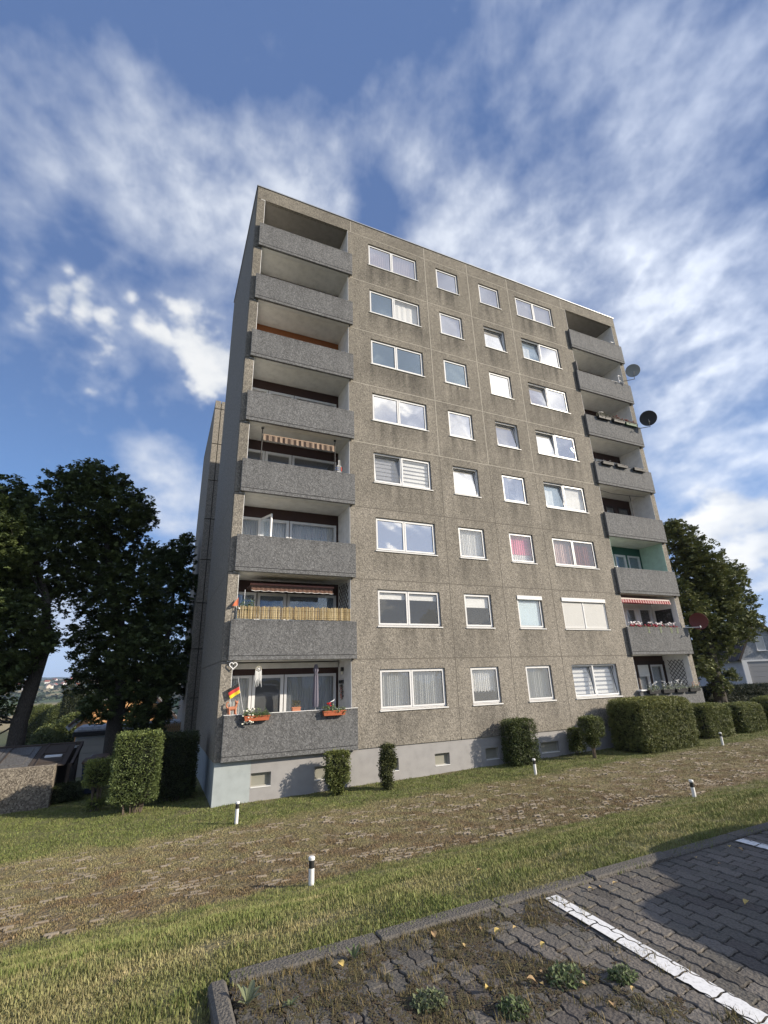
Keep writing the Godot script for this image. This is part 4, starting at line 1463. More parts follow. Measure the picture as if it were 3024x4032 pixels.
	for e in [[-4.85, -1.03], [12.36, 16.09]]:
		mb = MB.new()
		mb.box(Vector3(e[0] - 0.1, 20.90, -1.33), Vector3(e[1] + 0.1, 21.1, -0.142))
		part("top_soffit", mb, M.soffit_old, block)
	# loose ends of single loggias
	var b3: Node3D = balconies[4]
	mb = MB.new()
	var y3 := STOREY * 2
	var open := Transform3D(Basis(Vector3.UP, -1.2), Vector3(-4.02, 0, -1.32))
	for e in [[-0.06, 0.0], [0.64, 0.70]]:
		mb.boxt(open, Vector3(e[0], y3 - 0.1, -0.025), Vector3(e[1], y3 + 1.22, 0.025))
	mb.boxt(open, Vector3(0.0, y3 + 1.16, -0.024), Vector3(0.64, y3 + 1.22, 0.024))
	shape("open_casement", mb, M.pvc, b3)
	var pn := shape("casement_pane", pane_mesh(0.64, 1.26, 1), M.glass_blue, b3)
	pn.transform = open * Transform3D(Basis.IDENTITY, Vector3(0.32, y3 + 0.53, 0))
	var b2: Node3D = balconies[2]
	mb = MB.new()
	open = Transform3D(Basis(Vector3.UP, -0.9), Vector3(-4.1, 0, -1.3))
	for e in [[-0.05, 0.0], [0.60, 0.65]]:
		mb.boxt(open, Vector3(-e[1], 2.65, -0.022), Vector3(-e[0], 3.95, 0.022))
	mb.boxt(open, Vector3(-0.60, 3.90, -0.021), Vector3(0.0, 3.95, 0.021))
	shape("open_casement", mb, M.pvc, b2)
	var b1: Node3D = balconies[0]
	mb = MB.new()
	mb.bevelled(Transform3D(Basis(Vector3.RIGHT, PI / 2), Vector3(0, 0, -1.31)), Vector3(-4.8, 0, -1.605), Vector3(-1.08, 0.16, -1.425), 0.02)
	shape("shutter_box", mb, M.soffit, b1)
	mb = MB.new()
	mb.bevelled(Transform3D.IDENTITY, Vector3(-5.03, 0.115, 0.035), Vector3(-0.86, 0.130, 0.165), 0.004)
	shape("coping", mb, M.sill, b1)
	var b1r: Node3D = balconies[1]
	mb = MB.new()
	mb.box(Vector3(14.05, 0.70, -1.31), Vector3(14.86, 1.22, -1.27))
	shape("half_lowered_shutter", mb, M.soffit, b1r)
	mb = MB.new()
	for x in [14.06, 14.95, 15.99]:
		mb.box(Vector3(x - 0.05, -0.9, -1.31), Vector3(x + 0.05, 1.34, -1.255))
	mb.box(Vector3(14.0, 1.27, -1.31), Vector3(16.05, 1.40, -1.25))
	shape("brown_trim", mb, M.wood_dark, b1r)

func build_rear_wing() -> void:
	var w := thing("rear_wing", "rear wing of the flats half a storey lower, its top still in the sun", "apartment building", Vector3(5.6, -3.5, -21.0))
	var ys := [-4.0, 0.29, 3.04, 5.79, 8.54, 11.29, 14.04, 16.79, 19.57, 20.25]
	for k in ys.size() - 1:
		var mb := MB.new()
		mb.colored = true
		mb.col = Color(1.0, 1.0, 1.0)
		mb.box(Vector3(-4.78, ys[k] + 0.03, -16.2), Vector3(16.4, ys[k + 1] - 0.03, -16.0))
		mb.box(Vector3(-5.2, ys[k] + 0.03, -16.2), Vector3(-4.83, ys[k + 1] - 0.03, -16.0))
		part("concrete_panel", mb, M.tan, w)
		mb = MB.new()
		mb.box(Vector3(-5.199, ys[k] + 0.008, -26.0), Vector3(-5.0, ys[k + 1] - 0.008, -16.202))
		part("end_wall_panel", mb, M.side, w)
	var mb := MB.new()
	mb.box(Vector3(-5.15, -4.0, -25.9), Vector3(16.35, 20.2, -16.25))
	part("core", mb, M.sealant, w)
	var s := thing("stair_tower", "recessed stair tower joining the two wings of the flats", "apartment building", Vector3(5.6, -3.0, -11.7))
	mb = MB.new()
	mb.box(Vector3(4.3, -4.0, -15.99), Vector3(13.5, 20.6, -7.41))
	part("wall", mb, M.side, s)
# ---------------------------------------------------------------- things on the loggias
func leaves_mb(spots: Callable, count: int, size: float) -> MB:
	# count small folded leaves; spots() gives each its place
	var mb := MB.new()
	for i in count:
		var p: Vector3 = spots.call()
		var b := Basis.from_euler(Vector3(rng.randf_range(-1.2, 1.2), rng.randf() * TAU, rng.randf_range(-0.9, 0.9)))
		var s := size * rng.randf_range(0.6, 1.2)
		var l := b * Vector3(0, 0, -s)
		var w := b * Vector3(s * 0.32, s * 0.08, -s * 0.45)
		var w2 := b * Vector3(-s * 0.32, s * 0.08, -s * 0.45)
		mb.tri(p, p + w, p + l)
		mb.tri(p, p + l, p + w2)
	return mb

func dots_mb(spots: Callable, count: int, r: float, flatness := 0.7) -> MB:
	var mb := MB.new()
	for i in count:
		mb.ball(spots.call(), Vector3(r, r * flatness, r) * rng.randf_range(0.7, 1.25), 7)
	return mb

func flower_box(label: String, group: String, x0: float, x1: float, y0: float, y1: float, z: float, box_m: Material, leaf_c: Color, tall: float, flowers: Array, count := 260) -> void:
	var o := thing("flower_box", label, "flower box", Vector3((x0 + x1) / 2, y0, z), group)
	var hw := (x1 - x0) / 2
	var h := y1 - y0
	var mb := MB.new()
	var d := 0.075
	# a tapered trough with a rim
	for k in 4:
		var n := [Vector2(-1, -1), Vector2(1, -1), Vector2(1, 1), Vector2(-1, 1)]
		var a: Vector2 = n[(k + 1) % 4]
		var b: Vector2 = n[k]
		var bot := Vector2(hw - 0.03, d - 0.015)
		var topv := Vector2(hw, d)
		mb.quad(Vector3(a.x * bot.x, 0, a.y * bot.y), Vector3(b.x * bot.x, 0, b.y * bot.y), Vector3(b.x * topv.x, h, b.y * topv.y), Vector3(a.x * topv.x, h, a.y * topv.y))
		mb.quad(Vector3(b.x * (hw - 0.012), h - 0.02, b.y * (d - 0.012)), Vector3(a.x * (hw - 0.012), h - 0.02, a.y * (d - 0.012)), Vector3(a.x * topv.x, h, a.y * topv.y), Vector3(b.x * topv.x, h, b.y * topv.y))
	mb.quad(Vector3(-hw + 0.03, 0, -d + 0.015), Vector3(hw - 0.03, 0, -d + 0.015), Vector3(hw - 0.03, 0, d - 0.015), Vector3(-hw + 0.03, 0, d - 0.015))
	shape("trough", mb, box_m, o)
	mb = MB.new()
	mb.bevelled(Transform3D.IDENTITY, Vector3(-hw - 0.006, h - 0.03, d - 0.001), Vector3(hw + 0.006, h, d + 0.008), 0.004)
	mb.bevelled(Transform3D.IDENTITY, Vector3(-hw * 0.55 - 0.012, h - 0.02, -d - 0.10), Vector3(-hw * 0.55 + 0.012, h + 0.012, d), 0.004)
	mb.bevelled(Transform3D.IDENTITY, Vector3(hw * 0.55 - 0.012, h - 0.02, -d - 0.10), Vector3(hw * 0.55 + 0.012, h + 0.012, d), 0.004)
	shape("rim", mb, box_m, o)
	mb = MB.new()
	mb.box(Vector3(-hw + 0.015, h - 0.05, -d + 0.012), Vector3(hw - 0.015, h - 0.018, d - 0.012))
	shape("soil", mb, M.soil, o)
	if count > 0:
		var place := func() -> Vector3:
			var x := rng.randf_range(-hw, hw)
			var hump := 0.55 + 0.6 * fine.get_noise_2d(x * 200.0 + x0 * 90.0, y0 * 50.0)
			return Vector3(x, h - 0.03 + tall * hump * rng.randf(), rng.randf_range(-d, d * 1.2))
		var lm := leaf_mat()
		lm.albedo_color = leaf_c.linear_to_srgb()
		var f := shape("foliage", leaves_mb(place, count, 0.075), lm, o)
		f.set_meta("kind", "stuff")
	for fl in flowers:
		var place := func() -> Vector3:
			return Vector3(rng.randf_range(fl[3], fl[4]) * hw, h + tall * rng.randf_range(fl[5], fl[6]), rng.randf_range(-d * 0.6, d * 1.3))
		shape("blossoms", dots_mb(place, fl[1], fl[2], 0.75), mat(fl[0], 0.7), o)

func dish(label: String, at: Vector3, r: float, face: Vector3, color: Color, arm_from: Vector3, arm_c: Color) -> void:
	var o := thing("satellite_dish", label, "satellite dish", arm_from, "satellite dishes on the right loggias")
	var z := face.normalized()
	var x := Vector3.UP.cross(z).normalized()
	var t := Transform3D(Basis(x, z, -z.cross(x) * -1.0).orthonormalized(), at - arm_from)
	t.basis = Basis(x, z, x.cross(z))
	var prof: Array = []
	for k in 8:
		var q := k / 7.0
		prof.append(Vector2(r * q, 0.16 * r * q * q))
	var back: Array = []
	for k in 8:
		var q := 1.0 - k / 7.0
		back.append(Vector2(r * q, 0.16 * r * q * q - 0.012))
	var mb := MB.new()
	# outside first so that the winding faces outward on both sides
	back.reverse()
	mb.lathe(t, back, 28)
	prof.reverse()
	mb.lathe(t, prof, 28)
	mb.lathe(t, [Vector2(r, 0.16 * r - 0.012), Vector2(r + 0.006, 0.16 * r - 0.006), Vector2(r, 0.16 * r)], 28)
	shape("reflector", mb, mat(color, 0.6), o)
	var am := mat(arm_c, 0.5)
	mb = MB.new()
	var foot: Vector3 = t * Vector3(0, 0, r * 0.9)
	if foot.y > (t * Vector3.ZERO).y:
		foot = t * Vector3(0, 0, -r * 0.9)
	var tip: Vector3 = t * Vector3(0, r * 1.05, 0) + (foot - t * Vector3.ZERO) * 0.75
	mb.tube([foot, tip], [0.014, 0.014], 8)
	shape("feed_arm", mb, am, o)
	mb = MB.new()
	var to: Vector3 = (t * Vector3(0, 0.3 * r, 0) - tip).normalized()
	mb.tube([tip - to * 0.03, tip + to * 0.07, tip + to * 0.09], [0.03, 0.03, 0.022], 10)
	shape("receiver", mb, am, o)
	mb = MB.new()
	var bk: Vector3 = t * Vector3(0, -0.03, 0)
	mb.tube([Vector3.ZERO, Vector3(bk.x, 0, bk.z) + Vector3(0, 0.0, 0), Vector3(bk.x, bk.y + 0.06, bk.z)], [0.022, 0.022, 0.022], 10)
	mb.boxt(t, Vector3(-0.06, -0.04, -0.09), Vector3(0.06, 0.0, 0.09))
	shape("bracket", mb, am, o)

func trellis(label: String, at: Transform3D, w: float, h: float, nx: int, ny: int, m: Material) -> void:
	var o := thing("trellis", label, "trellis", at.origin, "trellises in the loggias")
	o.basis = at.basis
	# diagonal laths in two layers
	var step := w / nx
	for s in 2:
		for k in range(-ny, nx + 1):
			var a := Vector2(k * step, 0)
			var b := Vector2(k * step + h, h) if s == 0 else Vector2(k * step + h, 0)
			if s == 1:
				a = Vector2(k * step, h)
			var t0 := 0.0
			var t1 := 1.0
			var dx := b.x - a.x
			t0 = clampf((0.0 - a.x) / dx, 0.0, 1.0)
			t1 = clampf((w - a.x) / dx, 0.0, 1.0)
			if t1 - t0 < 0.06:
				continue
			var p := a.lerp(b, t0)
			var q := a.lerp(b, t1)
			var mb := MB.new()
			mb.bar(Vector3(p.x, p.y, 0.012 * s), Vector3(q.x, q.y, 0.012 * s), 0.011, 0.022, Vector3(-1, 1, 0) if s == 0 else Vector3(1, 1, 0))
			shape("lath", mb, m, o)

func scalloped(x0: float, x1: float, y0: float, y1: float, z: float, wave: float, m1: Material, m2: Material, stripe: float, o: Node3D, edge: Material = null) -> void:
	# a valance with a scalloped hem, striped if m2 differs
	var n := int(round((x1 - x0) / stripe))
	var hem := func(x: float) -> float: return y0 + 0.022 * (1.0 - absf(sin(PI * (x - x0) / wave)))
	var piece := [MB.new(), MB.new()]
	for k in n:
		var a := x0 + (x1 - x0) * k / n
		var b := x0 + (x1 - x0) * (k + 1) / n
		var mb: MB = piece[k % 2]
		for i in 6:
			var p := lerpf(a, b, i / 6.0)
			var q := lerpf(a, b, (i + 1) / 6.0)
			var zp := z + 0.008 * sin(p * 40.0)
			var zq := z + 0.008 * sin(q * 40.0)
			mb.quad(Vector3(p, hem.call(p), zp + 0.03), Vector3(q, hem.call(q), zq + 0.03), Vector3(q, y1, zq), Vector3(p, y1, zp))
	shape("valance", piece[0], m1, o)
	shape("valance_stripes", piece[1], m2, o)
	if edge:
		var pts: Array = []
		var rad: Array = []
		for i in 121:
			var x := lerpf(x0, x1, i / 120.0)
			pts.append(Vector3(x, hem.call(x), z + 0.032 + 0.008 * sin(x * 40.0)))
			rad.append(0.008)
		var mb := MB.new()
		mb.tube(pts, rad, 5)
		shape("edging", mb, edge, o)

func build_loggia_things() -> void:
	var railing := 0.13
	# ground floor left
	flower_box("terracotta flower box with white trailing flowers on the lowest left loggia", "terracotta flower boxes", -4.47, -3.73, -0.06, 0.08, 0.255, M.terracotta, Color(0.09, 0.14, 0.04), 0.26, [[Color(0.85, 0.82, 0.68), 30, 0.026, -1.15, -0.25, -0.9, 0.9]], 420)
	flower_box("terracotta flower box with a red geranium on the lowest left loggia", "terracotta flower boxes", -2.08, -1.34, -0.05, 0.09, 0.255, M.terracotta, Color(0.10, 0.15, 0.045), 0.24, [[Color(0.62, 0.02, 0.02), 7, 0.03, -0.65, -0.25, 0.6, 1.0]])
	var pot := thing("flower_pot", "small terracotta pot with heather on the lowest left parapet", "flower pot", Vector3(-2.89, railing, 0.09))
	var mb := MB.new()
	mb.bevelled(Transform3D.IDENTITY, Vector3(-0.13, 0.0, -0.055), Vector3(0.13, 0.10, 0.055), 0.012)
	mb.bevelled(Transform3D.IDENTITY, Vector3(-0.145, 0.085, -0.062), Vector3(0.145, 0.115, 0.062), 0.01)
	shape("pot", mb, M.terracotta_pale, pot)
	var lm := leaf_mat()
	lm.albedo_color = Color(0.12, 0.10, 0.03).linear_to_srgb()
	shape("foliage", leaves_mb(func() -> Vector3: return Vector3(rng.randf_range(-0.12, 0.12), 0.10 + 0.2 * rng.randf(), rng.randf_range(-0.06, 0.06)), 180, 0.05), lm, pot)
	# clay cat
	var cat := thing("cat_figure", "standing terracotta cat figure with raised tail on the parapet corner", "cat figure", Vector3(-4.80, railing, 0.09))
	mb = MB.new()
	mb.tube([Vector3(-0.10, 0.17, 0), Vector3(-0.05, 0.165, 0), Vector3(0.04, 0.17, 0), Vector3(0.09, 0.19, 0), Vector3(0.115, 0.24, 0), Vector3(0.115, 0.29, 0.0)], [0.045, 0.056, 0.056, 0.052, 0.036, 0.028], 12)
	for q in [[-0.10, -0.03], [-0.075, 0.03], [0.075, -0.03], [0.10, 0.03]]:
		mb.tube([Vector3(q[0], 0.16, q[1] * 0.7), Vector3(q[0], 0.07, q[1]), Vector3(q[0] + 0.012, 0.0, q[1])], [0.033, 0.022, 0.026], 10)
	mb.ball(Vector3(0.118, 0.325, 0.012), Vector3(0.05, 0.044, 0.046), 14)
	mb.ball(Vector3(0.125, 0.312, 0.055), Vector3(0.02, 0.014, 0.014), 10)
	shape("body", mb, M.terracotta_pale, cat)
	for s in [-1, 1]:
		mb = MB.new()
		mb.tube([Vector3(0.118 + s * 0.03, 0.352, 0.01), Vector3(0.118 + s * 0.042, 0.40, 0.0)], [0.02, 0.002], 8)
		shape("ear", mb, M.terracotta_pale, cat)
		mb = MB.new()
		mb.ball(Vector3(0.122 + s * 0.018, 0.333, 0.052), Vector3(0.006, 0.006, 0.004), 8)
		shape("eye", mb, M.black_paint, cat)
	mb = MB.new()
	mb.tube([Vector3(-0.13, 0.18, 0), Vector3(-0.165, 0.24, 0), Vector3(-0.16, 0.31, 0), Vector3(-0.13, 0.345, 0), Vector3(-0.10, 0.33, 0)], [0.026, 0.022, 0.019, 0.016, 0.012], 10)
	shape("tail", mb, M.terracotta_pale, cat)
	# flag
	var flag := thing("flag", "small German flag leaning out over the lowest left loggia", "flag", Vector3(-4.46, 0.12, 0.1))
	mb = MB.new()
	mb.tube([Vector3(0, 0, 0), Vector3(-0.23, 1.05, 0)], [0.006, 0.005], 6)
	shape("stick", mb, M.white_paint, flag)
	var cols := [Color(0.012, 0.012, 0.014), Color(0.62, 0.05, 0.04), Color(0.85, 0.60, 0.02)]
	var names := ["black_stripe", "red_stripe", "gold_stripe"]
	for k in 3:
		mb = MB.new()
		mb.sheet(10, 2, func(a: float, b: float) -> Vector3:
			var v := (k + 1.0 - b) / 3.0
			var top := Vector3(-0.195, 0.87, 0).lerp(Vector3(-0.138, 0.60, 0), v)
			var out := Vector3(-0.52, 0.70, 0).lerp(Vector3(-0.41, 0.44, 0), v)
			var p := out.lerp(top, a)
			p.z = 0.022 * sin(a * 8.0 + v) * (1.0 - a * 0.6)
			return p)
		shape(names[k], mb, cloth_mat(cols[k], 0.4), flag)
	# heart and dream catcher
	mb = MB.new()
	var pts: Array = []
	var rad: Array = []
	for i in 41:
		var t := TAU * i / 40.0
		pts.append(Vector3(16.0 * pow(sin(t), 3.0), 13.0 * cos(t) - 5.0 * cos(2.0 * t) - 2.0 * cos(3.0 * t) - cos(4.0 * t), 0) * 0.0068)
		rad.append(0.016)
	mb.tube(pts, rad, 8, false)
	var heart := solo("heart_ornament", mb, M.white_paint, "white heart shaped ring hanging at the left end of the lowest loggia", "ornament")
	heart.position = Vector3(-4.85, 1.50, 0.08)
	var dc := thing("dream_catcher", "cream macrame dream catcher with long tassels hanging in the lowest left loggia", "dream catcher", Vector3(-4.08, 1.38, 0.03))
	mb = MB.new()
	pts = []
	rad = []
	for i in 33:
		var t := TAU * i / 32.0
		pts.append(Vector3(cos(t), sin(t), 0) * 0.085)
		rad.append(0.007)
	mb.tube(pts, rad, 6, false)
	mb.tube([Vector3(0, 0.085, 0), Vector3(0, 0.235, 0)], [0.003, 0.003], 5)
	shape("hoop", mb, M.curtain_cream, dc)
	mb = MB.new()
	for k in 6:
		var a := TAU * k / 6
		mb.tube([Vector3(cos(a), sin(a), 0) * 0.08, Vector3(cos(a + 2.2), sin(a + 2.2), 0) * 0.08], [0.004, 0.004], 5)
	mb.ball(Vector3.ZERO, Vector3(0.035, 0.035, 0.01), 10)
	shape("web", mb, M.curtain, dc)
	for k in 11:
		var x := -0.085 + 0.017 * k
		var len_ := 0.28 + 0.20 * sin(k * 1.9) * sin(k * 1.9)
		mb = MB.new()
		mb.tube([Vector3(x, -0.02 - 0.05 * sin(PI * k / 10.0), 0), Vector3(x * 1.2 + 0.01 * sin(k), -0.10 - len_ * 0.5, 0.01), Vector3(x * 1.35 + 0.02 * sin(k * 3.0), -0.05 - len_, 0)], [0.009, 0.011, 0.005], 6)
		shape("tassel", mb, M.curtain, dc)
	# folded parasol
	var ps := thing("folded_parasol", "folded grey lilac parasol standing in the lowest left loggia", "parasol", Vector3(-2.15, -0.95, -0.32))
	mb = MB.new()
	mb.tube([Vector3.ZERO, Vector3(0, 2.46, 0)], [0.02, 0.016], 10)
	shape("pole", mb, M.steel, ps)
	mb = MB.new()
	mb.sheet(36, 14, func(a: float, b: float) -> Vector3:
		var hh := 1.15 + 1.30 * b
		var r := 0.085 * (1.0 - 0.55 * b) + 0.012
		if b < 0.12:
			r *= 0.75 + 2.0 * b
		if b > 0.80:
			r = 0.075 * (1.0 - (b - 0.80) * 3.6) + 0.02
		if b > 0.74 and b < 0.80:
			r = 0.045
		r *= 1.0 + 0.22 * sin(a * TAU * 8.0)
		return Vector3(cos(-a * TAU) * r, hh, sin(-a * TAU) * r))
	shape("canopy", mb, cloth_mat(Color(0.17, 0.16, 0.20), 0.15), ps)
	mb = MB.new()
	mb.lathe(Transform3D(Basis.IDENTITY, Vector3(0, 2.115, 0)), [Vector2(0.05, -0.02), Vector2(0.058, 0), Vector2(0.05, 0.02)], 14)
	shape("strap", mb, M.black_paint, ps)
	# on the loggia's right wall
	var lamp := thing("wall_lantern", "black lantern on the white side wall of the lowest left loggia", "wall lamp", Vector3(-1.035, 1.17, -0.76))
	mb = MB.new()
	mb.bevelled(Transform3D.IDENTITY, Vector3(-0.10, 0.10, -0.045), Vector3(0.0, 0.24, 0.045), 0.012)
	shape("housing", mb, M.black_paint, lamp)
	mb = MB.new()
	mb.lathe(Transform3D(Basis.IDENTITY, Vector3(-0.05, 0, 0)), [Vector2(0.0, 0.0), Vector2(0.025, 0.01), Vector2(0.03, 0.10)], 10)
	shape("shade", mb, M.curtain_cream, lamp)
	mb = MB.new()
	mb.bevelled(Transform3D.IDENTITY, Vector3(-1.12, 0.875, -1.02), Vector3(-1.034, 0.985, -0.72), 0.01)
	solo("nesting_box", mb, M.black_box, "small black box on the white side wall below the lantern", "box")
	var ga := thing("dried_garland", "pinkish dried flower garland hanging on the side wall below the black box", "garland", Vector3(-1.06, 0.35, -0.83))
	lm = leaf_mat()
	lm.albedo_color = Color(0.10, 0.07, 0.045).linear_to_srgb()
	shape("twigs", leaves_mb(func() -> Vector3: return Vector3(-0.04 * rng.randf(), rng.randf() * 0.5, rng.randf_range(-0.07, 0.07)), 120, 0.07), lm, ga)
	shape("blossoms", dots_mb(func() -> Vector3: return Vector3(-0.05, rng.randf() * 0.42, rng.randf_range(-0.05, 0.05)), 12, 0.03), mat(Color(0.55, 0.30, 0.26), 0.8), ga)
	var stake := thing("bird_stake", "white bird on a stake above the right terracotta flower box", "garden stake", Vector3(-1.72, 0.09, 0.24))
	mb = MB.new()
	mb.tube([Vector3.ZERO, Vector3(0, 0.30, 0)], [0.005, 0.005], 6)
	shape("stick", mb, M.steel, stake)
	mb = MB.new()
	mb.tube([Vector3(-0.12, 0.25, 0), Vector3(-0.05, 0.275, 0), Vector3(0.0, 0.30, 0), Vector3(0.03, 0.335, 0)], [0.004, 0.016, 0.02, 0.006], 8)
	shape("bird", mb, M.white_paint, stake)
	# first floor left: reed screen, awning, trellis, plant, pennant
	var reed := thing("reed_screen", "pale reed privacy screen on the left parapet above the flag loggia", "privacy screen", Vector3(-2.94, 2.865, 0.06))
	var stems: Array = []
	for k in 5:
		mb = MB.new()
		mb.colored = true
		mb.col = [Color(0.46, 0.36, 0.19), Color(0.55, 0.44, 0.25), Color(0.38, 0.28, 0.15), Color(0.62, 0.52, 0.33), Color(0.27, 0.20, 0.11)][k]
		mb.tube([Vector3(0, 0, 0), Vector3(0.002 * (k - 2), 0.2, 0), Vector3(0, 0.40, 0)], [0.016, 0.015, 0.014], 6)
		stems.append(mb.mesh())
	for k in 126:
		var s := shape("reed", stems[rng.randi() % 5], M.reed, reed, Vector3(-1.89 + 0.03 * k + rng.randf_range(-0.004, 0.004), 0.03 + rng.randf_range(-0.01, 0.01), rng.randf_range(-0.008, 0.008)))
		s.scale = Vector3(rng.randf_range(0.8, 1.2), rng.randf_range(0.93, 1.03) + (0.10 if k > 60 else 0.0) * 0.5, 1.0)
		s.rotation.z = rng.randf_range(-0.012, 0.012)
	for yy in [0.08, 0.30]:
		mb = MB.new()
		mb.tube([Vector3(-1.9, yy, 0.018), Vector3(1.9, yy + 0.01, 0.018)], [0.003, 0.003], 5)
		shape("wire", mb, M.dark_metal, reed)
	var aw := thing("awning", "retracted dark red awning with white edged scalloped valance, above the reed screen", "awning", Vector3(-2.95, 4.1, -0.62))
	mb = MB.new()
	mb.bevelled(Transform3D(Basis(Vector3.RIGHT, PI / 2), Vector3.ZERO), Vector3(-1.45, -0.45, -0.04), Vector3(1.45, 0.14, 0.08), 0.03)
	shape("cassette", mb, mat(Color(0.055, 0.025, 0.02), 0.6), aw)
	mb = MB.new()
	mb.bevelled(Transform3D(Basis(Vector3.RIGHT, PI / 2), Vector3(0, 0, 0.14)), Vector3(-1.46, 0, -0.035), Vector3(1.46, 0.045, 0.025), 0.012)
	shape("front_rail", mb, mat(Color(0.30, 0.13, 0.10), 0.5), aw)
	var awm := cloth_mat(Color(0.13, 0.07, 0.05), 0.3)
	scalloped(-1.42, 1.42, -0.235, -0.03, 0.175, 0.29, awm, awm, 0.29, aw, M.white_paint)
	trellis("dark brown wooden trellis on the side wall beside the red awning", Transform3D(Basis(Vector3.UP, -PI / 2), Vector3(-1.045, 3.0, -1.15)), 0.95, 1.28, 4, 8, M.wood_dark)
	var pl := thing("potted_plant", "leafy green plant rising behind the left end of the reed screen", "plant", Vector3(-4.52, 2.87, -0.02))
	lm = leaf_mat()
	lm.albedo_color = Color(0.07, 0.13, 0.03).linear_to_srgb()
	shape("foliage", leaves_mb(func() -> Vector3: return Vector3(rng.randf_range(-0.2, 0.2), 0.2 + 0.42 * rng.randf() * rng.randf() + 0.1, rng.randf_range(-0.06, 0.06)), 230, 0.085), lm, pl)
	mb = MB.new()
	mb.tube([Vector3(-0.11, 0, 0), Vector3(-0.11, 0.95, 0.0)], [0.012, 0.012], 8)
	shape("cane", mb, M.steel, pl)
	var pen := thing("pennant", "orange triangular pennant at the left end of the reed screen", "pennant", Vector3(-4.83, 2.9, 0.12))
	mb = MB.new()
	mb.tube([Vector3(-0.01, 0, 0), Vector3(0.0, 0.64, 0)], [0.006, 0.006], 6)
	shape("stick", mb, M.dark_metal, pen)
	mb = MB.new()
	mb.sheet(6, 4, func(a: float, b: float) -> Vector3: return Vector3(-0.20 * (1.0 - a), 0.36 + 0.26 * a * b + 0.03 * a, 0.03 * sin(a * 5.0)))
	shape("cloth", mb, cloth_mat(Color(0.62, 0.16, 0.07), 0.5), pen)
	mb = MB.new()
	mb.ball(Vector3(-4.80, 3.20, 0.12), Vector3.ONE * 0.032, 12)
	solo("white_ball", mb, M.white_paint, "little white ball hanging below the orange pennant", "ball")
	# third floor left: clamp awning and clothes horse
	var ca := thing("clamp_awning", "brown and cream striped clamp awning between two black poles", "awning", Vector3(-2.95, 7.25, -0.22))
	for x in [-1.40, 1.40]:
		mb = MB.new()
		mb.tube([Vector3(x, 0, 0), Vector3(x, 2.58, 0)], [0.02, 0.02], 8)
		mb.lathe(Transform3D(Basis.IDENTITY, Vector3(x, 2.58, 0)), [Vector2(0.022, -0.03), Vector2(0.05, 0.0), Vector2(0.05, 0.03), Vector2(0, 0.03)], 10)
		shape("pole", mb, M.dark_metal, ca)
	mb = MB.new()
	mb.tube([Vector3(-1.36, 2.33, 0.0), Vector3(1.36, 2.33, 0.0)], [0.04, 0.04], 10)
	shape("roller", mb, mat(Color(0.30, 0.22, 0.16), 0.8), ca)
	scalloped(-1.36, 1.36, 2.08, 2.32, 0.035, 0.2, cloth_mat(Color(0.27, 0.20, 0.15), 0.3), cloth_mat(Color(0.045, 0.028, 0.022), 0.3), 0.1, ca)
	var horse := thing("clothes_horse", "white and blue folding clothes horse leaning on the rail of the awning loggia", "clothes horse", Vector3(-1.38, 8.0, -0.22))
	mb = MB.new()
	for q in [[-0.075, 0.80], [-0.025, 1.02], [0.03, 1.02], [0.075, 0.80]]:
		mb.tube([Vector3(q[0], 0, 0), Vector3(q[0], q[1], 0)], [0.010, 0.010], 6)
	for q in [[-0.075, 0.03, 0.80], [-0.025, 0.075, 0.80], [-0.025, 0.03, 1.02], [-0.075, 0.075, 0.55]]:
		mb.tube([Vector3(q[0], q[2], 0), Vector3(q[1], q[2], 0)], [0.009, 0.009], 6)
	shape("frame", mb, M.white_paint, horse)
	mb = MB.new()
	for q in [0.62, 0.70]:
		mb.tube([Vector3(-0.15, q, 0.02), Vector3(-0.02, q - 0.01, 0.02)], [0.012, 0.012], 6)
	shape("hooks", mb, mat(Color(0.05, 0.12, 0.35), 0.5), horse)
	mb = MB.new()
	mb.bevelled(Transform3D.IDENTITY, Vector3(0.07, 0.58, -0.01), Vector3(0.13, 0.75, 0.02), 0.005)
	shape("peg_bag", mb, mat(Color(0.55, 0.08, 0.06), 0.7), horse)
	# right loggias, from the ground up
	for k in 4:
		var bx: Array = [[12.60, 13.32], [13.50, 14.22], [14.38, 15.12], [15.28, 16.02]][k]
		var words: String = ["leftmost of the four dark boxes, white daisies on thin stems, lowest right loggia", "second dark box from the left with white daisies, lowest right loggia", "third dark box from the left with white daisies, lowest right loggia", "rightmost dark box with withered orange flowers, lowest right loggia"][k]
		flower_box(words, "dark flower boxes on the lowest right loggia", bx[0], bx[1], 0.0, 0.15, 0.245, M.black_box, Color(0.15, 0.19, 0.11), 0.30 if k < 3 else 0.22, [[Color(0.80, 0.80, 0.78), 13, 0.026, -0.95, 0.95, 0.5, 1.25]] if k < 3 else [[Color(0.55, 0.28, 0.16), 10, 0.03, -0.8, 0.9, 0.3, 1.2]], 200)
	mb = MB.new()
	mb.bevelled(Transform3D.IDENTITY, Vector3(12.22, railing, -0.05), Vector3(12.58, railing + 0.05, 0.22), 0.008)
	solo("white_board", mb, M.white_paint, "white board lying on the left end of the lowest right parapet", "board")
	mb = MB.new()
	mb.bevelled(Transform3D(Basis(Vector3.BACK, 0.03), Vector3(12.24, 0.165, -0.02)), Vector3(-0.03, 0, -0.02), Vector3(0.05, 0.36, 0.02), 0.006)
	solo("white_plank", mb, mat(Color(0.75, 0.68, 0.55), 0.7), "short pale plank standing upright on the left end of the lowest right parapet", "plank")
	trellis("black diagonal trellis on the white side wall of the lowest right loggia", Transform3D(Basis(Vector3.UP, -PI / 2), Vector3(16.075, 0.2, -1.08)), 0.80, 1.22, 4, 7, M.black_paint)
